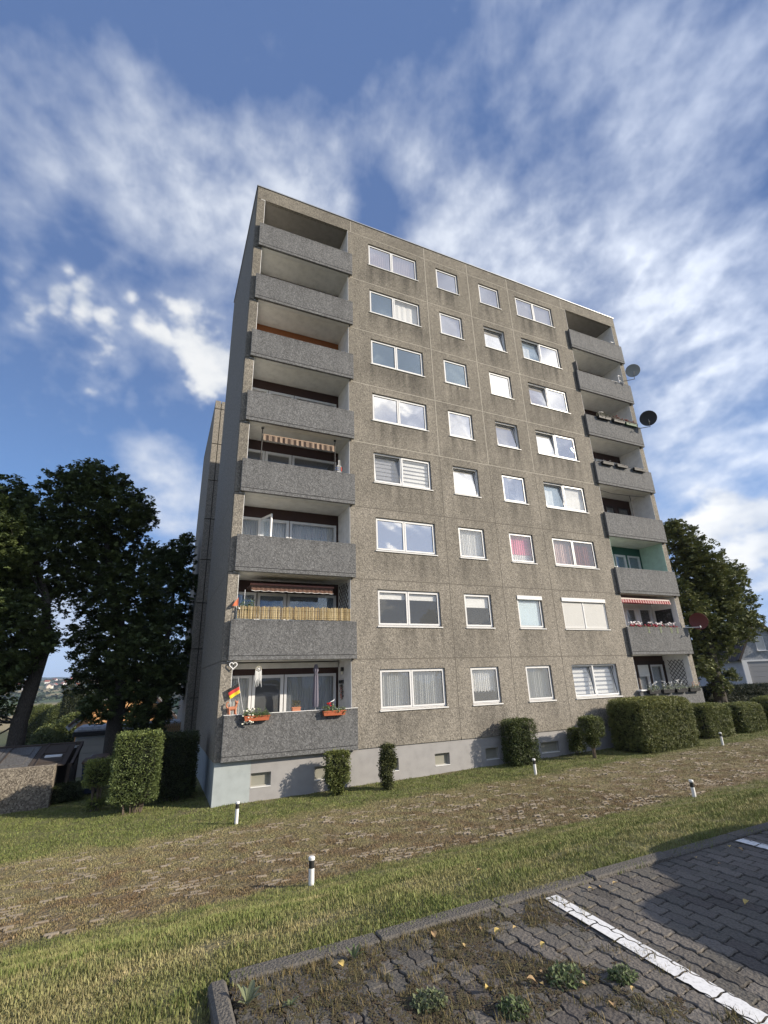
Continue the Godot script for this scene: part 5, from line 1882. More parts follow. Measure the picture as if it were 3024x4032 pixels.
	flower_box("dark box of white and crimson geraniums under the red striped awning", "flower boxes on the right loggias", 12.42, 15.75, 2.73, 2.87, 0.02, M.black_box, Color(0.09, 0.13, 0.04), 0.15, [[Color(0.85, 0.80, 0.79), 44, 0.045, -0.98, 0.95, 0.75, 1.55], [Color(0.38, 0.015, 0.04), 46, 0.042, -0.95, 0.98, 0.1, 0.8]], 420)
	mb = MB.new()
	for q in [13.55, 14.35, 15.1, 15.55]:
		for i in 16:
			var p := Vector3(q + rng.randf_range(-0.06, 0.06), 2.88 - 0.016 * i, 0.16)
			mb.tri(p, p + Vector3(0.05, -0.03, 0.012), p + Vector3(0.0, -0.07, 0.008))
	lm = leaf_mat()
	lm.albedo_color = Color(0.10, 0.14, 0.05).linear_to_srgb()
	solo("trailing_stems", mb, lm, "green stems trailing from the geraniums over the grey parapet", "plant")
	aw = thing("awning", "red and white striped awning valance over the geraniums, right side", "awning", Vector3(14.1, 4.12, -0.1))
	mb = MB.new()
	mb.bevelled(Transform3D(Basis(Vector3.RIGHT, PI / 2), Vector3.ZERO), Vector3(-1.7, -0.10, -0.11), Vector3(1.72, 0.02, -0.02), 0.02)
	shape("front_rail", mb, mat(Color(0.55, 0.48, 0.44), 0.5), aw)
	scalloped(-1.69, 1.71, -0.13, 0.03, 0.03, 0.16, cloth_mat(Color(0.22, 0.015, 0.02), 0.3), cloth_mat(Color(0.55, 0.36, 0.35), 0.3), 0.085, aw)
	mb = MB.new()
	mb.box(Vector3(-1.6, 0.02, -1.0), Vector3(1.6, 0.028, -0.05))
	shape("cloth", mb, cloth_mat(Color(0.5, 0.10, 0.10), 0.5), aw)
	var pic := thing("wall_picture", "dark framed picture on the white side wall behind the geraniums", "picture", Vector3(16.06, 3.5, -0.72))
	mb = MB.new()
	mb.box(Vector3(-0.03, -0.33, -0.44), Vector3(0.0, 0.33, 0.44))
	shape("frame", mb, M.black_paint, pic)
	var blot := textured(noise_tex(256, FastNoiseLite.TYPE_SIMPLEX_SMOOTH, 0.02, [[0.0, Color(0.02, 0.02, 0.02)], [0.55, Color(0.04, 0.04, 0.04)], [1.0, Color(0.20, 0.20, 0.20)]], 91, 4), 0.9, 0.4)
	mb = MB.new()
	mb.box(Vector3(-0.034, -0.29, -0.40), Vector3(-0.031, 0.29, 0.40))
	shape("canvas", mb, blot, pic)
	# fourth floor right: cable and pole
	mb = MB.new()
	mb.tube([Vector3(12.4, 9.78, -0.3), Vector3(13.6, 9.70, -0.35), Vector3(15.2, 9.76, -0.35), Vector3(16.05, 9.80, -0.3)], [0.012, 0.012, 0.012, 0.012], 6)
	mb.tube([Vector3(15.0, 7.3, -0.4), Vector3(15.0, 9.78, -0.4)], [0.018, 0.018], 8)
	solo("awning_pole", mb, M.dark_metal, "black clamp pole with a slack cable in the right loggia three above the red dish", "pole")
	# flower boxes higher up
	for k in 3:
		var bx: Array = [[12.60, 13.38], [13.62, 14.40], [14.88, 15.78]][k]
		var words: String = ["left dark empty looking box hung below the black satellite dish floor", "middle dark box of three on the fifth floor right parapet", "right dark box of three on the fifth floor right parapet"][k]
		flower_box(words, "dark flower boxes on the fifth floor right parapet", bx[0], bx[1], 10.98, 11.12, 0.24, M.black_box, Color(0.10, 0.06, 0.05), 0.14, [], 60 if k == 0 else 12)
	for k in 3:
		var bx: Array = [[13.0, 13.9], [14.1, 14.95], [15.05, 15.95]][k]
		var words: String = ["black box of tall grey green plants left of the withered red ones", "black box with withered reddish plants beside the black satellite dish loggia", "green box with withered reddish plants next to the black satellite dish"][k]
		flower_box(words, "flower boxes below the black satellite dish", bx[0], bx[1], 13.74, 13.88, 0.24, M.black_box if k < 2 else M.green_box, [Color(0.13, 0.13, 0.07), Color(0.13, 0.09, 0.04), Color(0.14, 0.07, 0.035)][k], 0.36 if k == 0 else 0.22, [[Color(0.30, 0.09, 0.06), 14, 0.035, -0.9, 0.9, 0.3, 1.0]] if k else [[Color(0.75, 0.72, 0.66), 3, 0.05, -0.5, 0.0, 0.6, 0.9]], 320)
	dish("light grey satellite dish on the second loggia from the top, right side", Vector3(16.18, 17.28, 0.62), 0.38, Vector3(-0.75, -0.2, 0.62), Color(0.26, 0.28, 0.28), Vector3(15.75, 16.75, 0.16), Color(0.30, 0.30, 0.30))
	dish("big black satellite dish beside the withered flower boxes, right side", Vector3(16.55, 14.25, 0.60), 0.43, Vector3(-0.80, -0.25, 0.55), Color(0.025, 0.027, 0.03), Vector3(16.15, 13.75, 0.16), Color(0.20, 0.20, 0.20))
	dish("dark red satellite dish beside the geranium loggia, right side", Vector3(16.72, 3.14, 0.52), 0.39, Vector3(-0.80, -0.12, 0.58), Color(0.12, 0.025, 0.02), Vector3(16.1, 2.86, 0.16), Color(0.62, 0.62, 0.62))
	mb = MB.new()
	for e in [[Vector3(15.62, 16.62, 0.04), Vector3(15.62, 17.2, 0.04)], [Vector3(15.62, 17.2, 0.04), Vector3(15.85, 17.2, 0.04)], [Vector3(15.62, 16.85, 0.04), Vector3(15.78, 16.85, 0.04)]]:
		mb.tube([e[0], e[1]], [0.02, 0.02], 8)
	solo("white_bracket", mb, M.white_paint, "white pipe bracket on the rail beside the light grey satellite dish", "bracket")
	mb = MB.new()
	mb.tube([Vector3(14.9, 16.64, 0.1), Vector3(15.6, 16.64, 0.1)], [0.02, 0.02], 8)
	solo("rail_pipe", mb, M.white_paint, "white pipe lying along the rail left of the light grey satellite dish", "pipe")
	mb = MB.new()
	mb.ball(Vector3(15.55, 19.45, 0.12), Vector3(0.05, 0.07, 0.05), 10)
	mb.tube([Vector3(15.55, 19.36, 0.12), Vector3(15.55, 19.45, 0.12), Vector3(15.75, 19.50, 0.12)], [0.02, 0.02, 0.03], 8)
	solo("rail_lamp", mb, M.white_paint, "small white lamp on the topmost right parapet", "lamp")
	# slanting screen on the right loggia below the top
	mb = MB.new()
	mb.boxt(Transform3D(Basis(Vector3.BACK, 0.06), Vector3(12.34, 16.62, -0.02)), Vector3(-0.03, 0, -0.35), Vector3(0.0, 0.62, 0.16))
	solo("side_screen", mb, mat(Color(0.20, 0.19, 0.18), 0.7), "grey screen at the left end of the loggia below the topmost right one", "screen")
# ---------------------------------------------------------------- trees and hedges
var clumps: Array = []

func make_clumps() -> void:
	# sprays of a few leaves: maple like, small privet like, needle like
	for kind in 3:
		var r := RandomNumberGenerator.new()
		r.seed = 60 + kind
		var mb := MB.new()
		var n: int = [7, 6, 9][kind]
		for i in n:
			var p := Vector3(r.randf_range(-1, 1), r.randf_range(-0.6, 0.6), r.randf_range(-1, 1)) * 0.9
			var b := Basis.from_euler(Vector3(r.randf_range(-0.9, 0.5), r.randf() * TAU, r.randf_range(-0.6, 0.6)))
			var s := r.randf_range(0.75, 1.15)
			if kind == 0:
				var o := [Vector3(0, 0, 0.1), Vector3(0.42, 0.1, 0.0), Vector3(0.62, 0.02, -0.42), Vector3(0.30, 0.10, -0.55), Vector3(0, -0.06, -1.0), Vector3(-0.30, 0.10, -0.55), Vector3(-0.62, 0.02, -0.42), Vector3(-0.42, 0.1, 0.0)]
				var c := b * Vector3(0, 0.0, -0.35) * s + p
				for k in 8:
					mb.tri(c, p + b * (o[k] as Vector3) * s, p + b * (o[(k + 1) % 8] as Vector3) * s)
			elif kind == 1:
				mb.tri(p, p + b * Vector3(0.30, 0.08, -0.45) * s, p + b * Vector3(0, 0, -1.0) * s)
				mb.tri(p, p + b * Vector3(0, 0, -1.0) * s, p + b * Vector3(-0.30, 0.08, -0.45) * s)
			else:
				mb.tri(p, p + b * Vector3(0.14, 0.02, -0.5) * s, p + b * Vector3(0, 0, -1.3) * s)
				mb.tri(p, p + b * Vector3(0, 0, -1.3) * s, p + b * Vector3(-0.14, 0.02, -0.5) * s)
		clumps.append(mb.mesh())

func shade_of(a: Color, b: Color) -> Color:
	var c := a.lerp(b, rng.randf())
	var v := rng.randf_range(0.75, 1.25)
	return Color(c.r * v, c.g * v, c.b * v)

func tree(label: String, group: String, trunk: Array, radii: Array, lobes: Array, count: int, leaf: float, c0: Color, c1: Color, gap := -0.22, kind := 0) -> Node3D:
	var base: Vector3 = trunk[0]
	var o := thing("tree", label, "tree", base, group)
	var mb := MB.new()
	mb.tube(trunk, radii, 14)
	for k in 5:
		var a := TAU * k / 5 + 0.4
		mb.tube([base + Vector3(cos(a), 0.0, sin(a)) * radii[0] * 1.5 - Vector3(0, 0.25, 0), base + Vector3(cos(a), 0.5, sin(a)) * radii[0] * 0.62 + Vector3(0, 0.25, 0)], [radii[0] * 0.28, radii[0] * 0.42], 7)
	part("trunk", mb, M.bark, o)
	var weights := PackedFloat32Array()
	var total := 0.0
	for l in lobes:
		total += l[3] * l[3]
		weights.append(total)
	var top: Vector3 = trunk[trunk.size() - 1]
	for l in lobes:
		var q := Vector3(l[0], l[1], l[2])
		var from: Vector3 = trunk[trunk.size() - 1]
		for k in range(trunk.size() - 1, 0, -1):
			var t: Vector3 = trunk[k]
			if t.y < q.y - 0.4:
				from = t
				break
			from = t
		var limb := MB.new()
		var bend := from.lerp(q, 0.5) + Vector3(rng.randf_range(-0.25, 0.25), -0.12 * from.distance_to(q), rng.randf_range(-0.25, 0.25))
		var r0: float = radii[radii.size() - 1] * 0.55
		limb.tube([from, from.lerp(bend, 0.5) + Vector3(0, -0.03, 0), bend, q], [r0, r0 * 0.75, r0 * 0.5, r0 * 0.2], 7)
		for k in 4:
			var tip: Vector3 = q + Vector3(rng.randf_range(-1, 1), rng.randf_range(-0.4, 1), rng.randf_range(-1, 1)).normalized() * l[3] * 0.85
			limb.tube([bend.lerp(q, 0.4 + 0.15 * k), q.lerp(tip, 0.5), tip], [r0 * 0.25, r0 * 0.16, r0 * 0.05], 5)
		part("limb", limb, M.bark, o)
	var xf: Array = []
	var cs := PackedColorArray()
	var tries := 0
	while xf.size() < count and tries < count * 3:
		tries += 1
		var w := rng.randf() * total
		var k := 0
		while weights[k] < w:
			k += 1
		var l: Array = lobes[k]
		var d := Vector3(rng.randfn(), rng.randfn(), rng.randfn()).normalized()
		var rr: float = l[3] * pow(rng.randf(), 0.42) * rng.randf_range(0.9, 1.10)
		var p := Vector3(l[0], l[1], l[2]) + d * Vector3(rr, rr * 0.92, rr)
		if fine.get_noise_3d(p.x * 26.0, p.y * 30.0, p.z * 26.0) < gap:
			continue
		var s := leaf * rng.randf_range(0.7, 1.3)
		xf.append(Transform3D(Basis.from_euler(Vector3(rng.randf_range(-0.5, 0.5), rng.randf() * TAU, rng.randf_range(-0.5, 0.5))).scaled(Vector3.ONE * s), p - base))
		cs.append(shade_of(c0, c1))
	many("crown", clumps[kind], M.leaf, xf, cs, o)
	return o

# a clipped bush: blocks are [x0, x1, y0, y1, z0, z1, rounding]
func hedge(label: String, group: String, category: String, blocks: Array, stems: Array, per_m2: float, leaf: float, c0: Color, c1: Color, kind := 1, foot := 0.0) -> Node3D:
	var b0: Array = blocks[0]
	var at := Vector3((b0[0] + b0[1]) / 2, foot if foot != 0.0 else ground_y((b0[0] + b0[1]) / 2, (b0[4] + b0[5]) / 2), (b0[4] + b0[5]) / 2)
	var o := thing("clipped_hedge" if category == "hedge" else category.replace(" ", "_"), label, category, at, group)
	var xf: Array = []
	var cs := PackedColorArray()
	for b in blocks:
		var lo := Vector3(b[0], b[2], b[4])
		var hi := Vector3(b[1], b[3], b[5])
		var size := hi - lo
		var mid := (lo + hi) / 2
		var e: float = b[6]
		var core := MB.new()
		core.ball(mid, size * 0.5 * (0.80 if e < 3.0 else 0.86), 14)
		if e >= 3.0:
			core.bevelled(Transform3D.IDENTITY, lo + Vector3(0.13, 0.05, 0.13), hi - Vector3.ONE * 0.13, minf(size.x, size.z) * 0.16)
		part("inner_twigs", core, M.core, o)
		var areas := [size.y * size.z, size.y * size.z, size.x * size.z, size.x * size.z * 0.4, size.x * size.y, size.x * size.y]
		var sum := 0.0
		for a in areas:
			sum += a
		for i in int(sum * per_m2):
			var w := rng.randf() * sum
			var f := 0
			while w > areas[f] and f < 5:
				w -= areas[f]
				f += 1
			var q := Vector3(rng.randf_range(-1, 1), rng.randf_range(-1, 1), rng.randf_range(-1, 1))
			match f:
				0: q.x = 1.0
				1: q.x = -1.0
				2: q.y = 1.0
				3: q.y = -1.0
				4: q.z = 1.0
				5: q.z = -1.0
			# round the box towards a superellipsoid
			var len_ := pow(pow(absf(q.x), e) + pow(absf(q.y), e) + pow(absf(q.z), e), 1.0 / e)
			q /= len_
			var bump := 1.0 + 0.05 * fine.get_noise_3d((mid.x + q.x * size.x) * 60.0, (mid.y + q.y * size.y) * 60.0, q.z * 60.0)
			var depth := 1.0 - 0.16 * rng.randf() * rng.randf() + (0.05 * rng.randf() if rng.randf() < 0.06 else 0.0)
			var p := mid + q * size * 0.5 * bump * depth
			if fine.get_noise_3d(p.x * 150.0, p.y * 150.0, p.z * 150.0) < -0.34:
				continue
			var s := leaf * rng.randf_range(0.7, 1.25)
			xf.append(Transform3D(Basis.from_euler(Vector3(rng.randf_range(-0.8, 0.8), rng.randf() * TAU, rng.randf_range(-0.8, 0.8))).scaled(Vector3.ONE * s), p - at))
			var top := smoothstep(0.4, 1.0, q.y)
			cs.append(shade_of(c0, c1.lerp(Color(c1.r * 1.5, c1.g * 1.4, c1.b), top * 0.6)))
	many("foliage", clumps[kind], M.leaf, xf, cs, o)
	for s in stems:
		# x, z, spread, count, foot height, top height
		for k in s[3]:
			var x: float = s[0] + rng.randf_range(-1, 1) * s[2]
			var z: float = s[1] + rng.randf_range(-1, 1) * s[2] * 0.6
			var t := MB.new()
			var p := Vector3(x, s[4] - 0.05, z)
			var q := Vector3(s[0] + (x - s[0]) * 1.7 + rng.randf_range(-0.05, 0.05), s[5], s[1] + (z - s[1]) * 1.7)
			t.tube([p, p.lerp(q, 0.4) + Vector3(rng.randf_range(-0.03, 0.03), 0, rng.randf_range(-0.03, 0.03)), q], [0.017, 0.013, 0.008], 6)
			part("stem", t, M.twig, o)
	return o

func build_trees() -> void:
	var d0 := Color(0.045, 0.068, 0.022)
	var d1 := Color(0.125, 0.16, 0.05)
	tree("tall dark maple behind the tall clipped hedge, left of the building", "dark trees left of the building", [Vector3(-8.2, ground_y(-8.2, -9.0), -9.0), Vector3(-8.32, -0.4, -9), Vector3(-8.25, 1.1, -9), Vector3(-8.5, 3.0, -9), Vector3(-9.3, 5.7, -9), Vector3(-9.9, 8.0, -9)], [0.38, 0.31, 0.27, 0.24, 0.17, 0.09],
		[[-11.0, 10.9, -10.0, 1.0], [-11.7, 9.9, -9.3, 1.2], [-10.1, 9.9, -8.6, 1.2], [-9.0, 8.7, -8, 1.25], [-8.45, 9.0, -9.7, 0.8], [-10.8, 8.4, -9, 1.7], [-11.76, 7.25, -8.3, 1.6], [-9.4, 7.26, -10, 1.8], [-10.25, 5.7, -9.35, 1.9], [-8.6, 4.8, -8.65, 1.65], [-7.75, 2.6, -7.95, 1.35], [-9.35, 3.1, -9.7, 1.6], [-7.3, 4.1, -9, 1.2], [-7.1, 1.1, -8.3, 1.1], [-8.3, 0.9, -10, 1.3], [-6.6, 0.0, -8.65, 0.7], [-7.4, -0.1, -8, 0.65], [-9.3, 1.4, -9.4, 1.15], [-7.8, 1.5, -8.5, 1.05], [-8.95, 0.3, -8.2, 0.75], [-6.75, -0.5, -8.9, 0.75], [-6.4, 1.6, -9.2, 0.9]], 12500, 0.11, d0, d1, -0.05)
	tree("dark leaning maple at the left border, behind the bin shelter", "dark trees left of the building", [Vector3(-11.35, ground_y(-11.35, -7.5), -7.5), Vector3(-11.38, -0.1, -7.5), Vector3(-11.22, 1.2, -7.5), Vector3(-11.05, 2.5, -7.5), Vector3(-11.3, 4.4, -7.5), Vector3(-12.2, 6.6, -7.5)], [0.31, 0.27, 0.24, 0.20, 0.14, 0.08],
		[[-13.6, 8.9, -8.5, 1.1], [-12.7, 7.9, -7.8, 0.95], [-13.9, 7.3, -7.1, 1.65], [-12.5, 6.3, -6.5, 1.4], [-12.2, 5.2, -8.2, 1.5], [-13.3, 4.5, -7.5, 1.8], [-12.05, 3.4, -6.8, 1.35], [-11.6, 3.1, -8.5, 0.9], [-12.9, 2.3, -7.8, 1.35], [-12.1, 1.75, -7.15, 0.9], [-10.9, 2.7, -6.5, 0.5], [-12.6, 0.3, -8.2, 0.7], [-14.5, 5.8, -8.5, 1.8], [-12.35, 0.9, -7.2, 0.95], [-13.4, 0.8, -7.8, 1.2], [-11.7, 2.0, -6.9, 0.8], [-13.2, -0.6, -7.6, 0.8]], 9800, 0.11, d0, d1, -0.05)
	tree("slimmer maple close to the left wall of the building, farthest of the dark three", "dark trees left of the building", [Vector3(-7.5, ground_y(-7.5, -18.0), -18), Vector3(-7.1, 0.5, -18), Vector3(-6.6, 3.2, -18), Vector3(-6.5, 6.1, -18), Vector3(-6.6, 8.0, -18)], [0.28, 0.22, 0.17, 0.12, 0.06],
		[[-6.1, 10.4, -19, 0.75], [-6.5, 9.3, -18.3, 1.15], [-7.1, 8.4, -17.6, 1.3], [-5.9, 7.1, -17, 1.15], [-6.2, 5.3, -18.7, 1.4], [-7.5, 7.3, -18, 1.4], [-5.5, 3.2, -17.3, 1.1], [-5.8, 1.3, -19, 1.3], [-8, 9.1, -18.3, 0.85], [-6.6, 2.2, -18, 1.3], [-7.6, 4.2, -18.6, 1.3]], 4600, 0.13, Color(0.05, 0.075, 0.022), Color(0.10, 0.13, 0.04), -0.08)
	tree("sunlit maple standing behind the right corner of the building", "", [Vector3(30.3, ground_y(30.3, -8.0), -8), Vector3(30.4, 0.8, -8), Vector3(30.6, 3.0, -8), Vector3(30.9, 6.0, -8), Vector3(31.0, 9.0, -8)], [0.42, 0.36, 0.30, 0.2, 0.1],
		[[30.9, 12.0, -9, 1.05], [30.7, 10.8, -8.3, 1.6], [30.9, 9.4, -7.6, 1.8], [31.0, 8.2, -7, 1.75], [30.7, 7.8, -8.7, 2.2], [32.5, 6.3, -8, 2.2], [33.3, 7.3, -7.3, 1.5], [36.4, 6.2, -8.8, 1.8], [36.8, 4.9, -8.3, 0.9], [34.8, 8.2, -7.7, 1.4], [29.1, 4.8, -8.3, 2.1], [31.6, 4.1, -7.6, 2.1], [33.8, 4.0, -7, 1.4], [29.8, 2.5, -8.7, 1.7], [31.6, 2.5, -8, 1.2], [28.3, 6.2, -8.2, 1.6], [29.7, 0.9, -9, 0.9], [30.6, 1.1, -8.3, 0.8], [28.5, 1.0, -7.6, 0.9], [30.2, -0.2, -7.8, 0.8], [31.4, 0.3, -7.6, 0.7]], 10500, 0.145, Color(0.09, 0.115, 0.038), Color(0.20, 0.215, 0.08), 0.03)
	# clipped hedges and bushes
	var g0 := Color(0.07, 0.10, 0.032)
	var g1 := Color(0.155, 0.195, 0.065)
	var y0 := Color(0.085, 0.11, 0.03)
	var y1 := Color(0.20, 0.215, 0.068)
	hedge("tall clipped hedge block with bare stems at its foot, nearest on the left", "", "hedge", [[-7.72, -6.58, -1.98, -0.24, -1.15, -0.5, 12.0]], [[-7.15, -0.85, 0.28, 16, -2.27, -1.6]], 520.0, 0.058, g0, g1)
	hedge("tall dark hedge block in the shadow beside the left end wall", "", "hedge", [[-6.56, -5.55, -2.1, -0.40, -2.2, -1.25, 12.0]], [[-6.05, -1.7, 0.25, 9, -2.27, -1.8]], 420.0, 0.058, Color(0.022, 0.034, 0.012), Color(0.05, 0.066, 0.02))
	hedge("slim bush with leafy top and bare twigs, left of the tall hedge", "", "hedge", [[-8.44, -7.80, -1.62, -0.98, -2.0, -1.45, 12.0], [-8.3, -7.9, -2.2, -1.95, -1.9, -1.55, 2.5]], [[-8.1, -1.72, 0.14, 12, -2.28, -1.4]], 560.0, 0.055, Color(0.12, 0.15, 0.04), Color(0.25, 0.29, 0.085))
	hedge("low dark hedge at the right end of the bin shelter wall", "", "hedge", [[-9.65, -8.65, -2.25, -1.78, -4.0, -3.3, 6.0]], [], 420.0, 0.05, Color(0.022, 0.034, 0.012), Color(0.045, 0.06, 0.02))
	hedge("small clipped bush shading the plinth under the flag loggia", "", "hedge", [[-2.06, -1.45, -1.86, -1.03, 0.45, 0.9, 12.0], [-1.93, -1.6, -2.16, -1.8, 0.5, 0.85, 3.0]], [[-1.76, 0.67, 0.08, 7, -2.17, -1.8]], 620.0, 0.058, Color(0.085, 0.11, 0.03), Color(0.18, 0.20, 0.065))
	hedge("ivy covered stump in front of a cellar window", "", "bush", [[-0.44, -0.08, -1.32, -0.93, 0.85, 1.2, 5.0], [-0.50, -0.20, -1.85, -1.25, 0.85, 1.2, 3.0], [-0.30, -0.06, -1.62, -1.2, 0.85, 1.2, 3.0], [-0.42, -0.16, -2.15, -1.75, 0.88, 1.18, 2.5]], [[-0.29, 1.03, 0.06, 6, -2.14, -1.2]], 620.0, 0.055, Color(0.045, 0.058, 0.02), Color(0.11, 0.12, 0.045))
	hedge("square clipped dark hedge block between two cellar windows", "", "hedge", [[4.62, 5.68, -1.98, -0.56, 0.16, 0.92, 14.0]], [], 480.0, 0.055, Color(0.045, 0.065, 0.02), Color(0.10, 0.125, 0.038))
	hedge("small low bush behind the forked bush, right part of the plinth", "", "hedge", [[7.75, 8.2, -1.85, -1.04, 0.15, 0.6, 6.0]], [[7.98, 0.35, 0.08, 5, -1.99, -1.7]], 520.0, 0.055, y0, Color(0.11, 0.13, 0.04))
	hedge("forked bush with pale bare trunks and a clipped top", "", "hedge", [[7.62, 8.36, -1.30, -0.60, 0.9, 1.5, 6.0], [7.75, 8.15, -1.6, -1.25, 1.0, 1.4, 2.5]], [[7.95, 1.2, 0.10, 7, -1.98, -1.3]], 520.0, 0.055, y0, Color(0.12, 0.14, 0.045))
	hedge("largest clipped hedge, a long block before the right loggias", "", "hedge", [[9.66, 12.85, -1.96, -0.06, 0.35, 2.05, 7.0]], [], 520.0, 0.062, Color(0.085, 0.108, 0.03), Color(0.205, 0.215, 0.07), 2)
	hedge("rounded clipped hedge with bare twigs inside, right of the largest hedge", "", "hedge", [[14.6, 16.5, -1.86, -0.5, 0.1, 1.2, 5.0]], [[14.9, 0.9, 0.2, 10, -1.88, -0.9]], 420.0, 0.062, y0, y1, 2)
	hedge("boxy clipped hedge, second from the right border", "", "hedge", [[17.1, 18.9, -1.82, -0.58, 0.1, 1.2, 6.0]], [], 420.0, 0.062, y0, y1, 2)
	hedge("clipped hedge cut off by the right border", "", "hedge", [[19.7, 22.2, -1.80, -0.42, 0.0, 1.2, 6.0]], [], 420.0, 0.062, y0, y1, 2)
	hedge("long dark hedge along the white house's garden", "", "hedge", [[28.0, 46.0, -1.6, -0.36, -9.8, -8.6, 12.0]], [], 130.0, 0.09, Color(0.012, 0.02, 0.009), Color(0.03, 0.042, 0.018))
	# trees across the car park, behind the viewer: the windows mirror them
	var far: Node3D = null
	for k in 4:
		var x: float = [-14.0, 2.0, 16.0, 33.0][k]
		var z: float = [44.0, 50.0, 46.0, 52.0][k]
		var words: String = ["broad tree across the car park behind the viewer, leftmost", "broad tree across the car park behind the viewer, second", "broad tree across the car park behind the viewer, third", "broad tree across the car park behind the viewer, rightmost"][k]
		if far == null:
			var y := ground_y(x, z)
			far = tree(words, "trees across the car park", [Vector3(x, y, z), Vector3(x, y + 3, z), Vector3(x + 0.3, y + 6, z)], [0.4, 0.33, 0.2], [[x, y + 8, z, 2.8], [x - 2.2, y + 6, z, 2.4], [x + 2.3, y + 6.5, z, 2.5], [x, y + 5.5, z + 1.5, 2.4], [x + 0.5, y + 10, z, 1.8]], 2200, 0.30, Color(0.03, 0.05, 0.015), Color(0.07, 0.09, 0.03), -0.3)
		else:
			var c: Node3D = far.duplicate()
			c.name = numbered(self, "tree")
			add_child(c)
			tag(c, words, "tree", "trees across the car park")
			c.position = Vector3(x, ground_y(x, z), z)
			c.rotation.y = k * 1.3

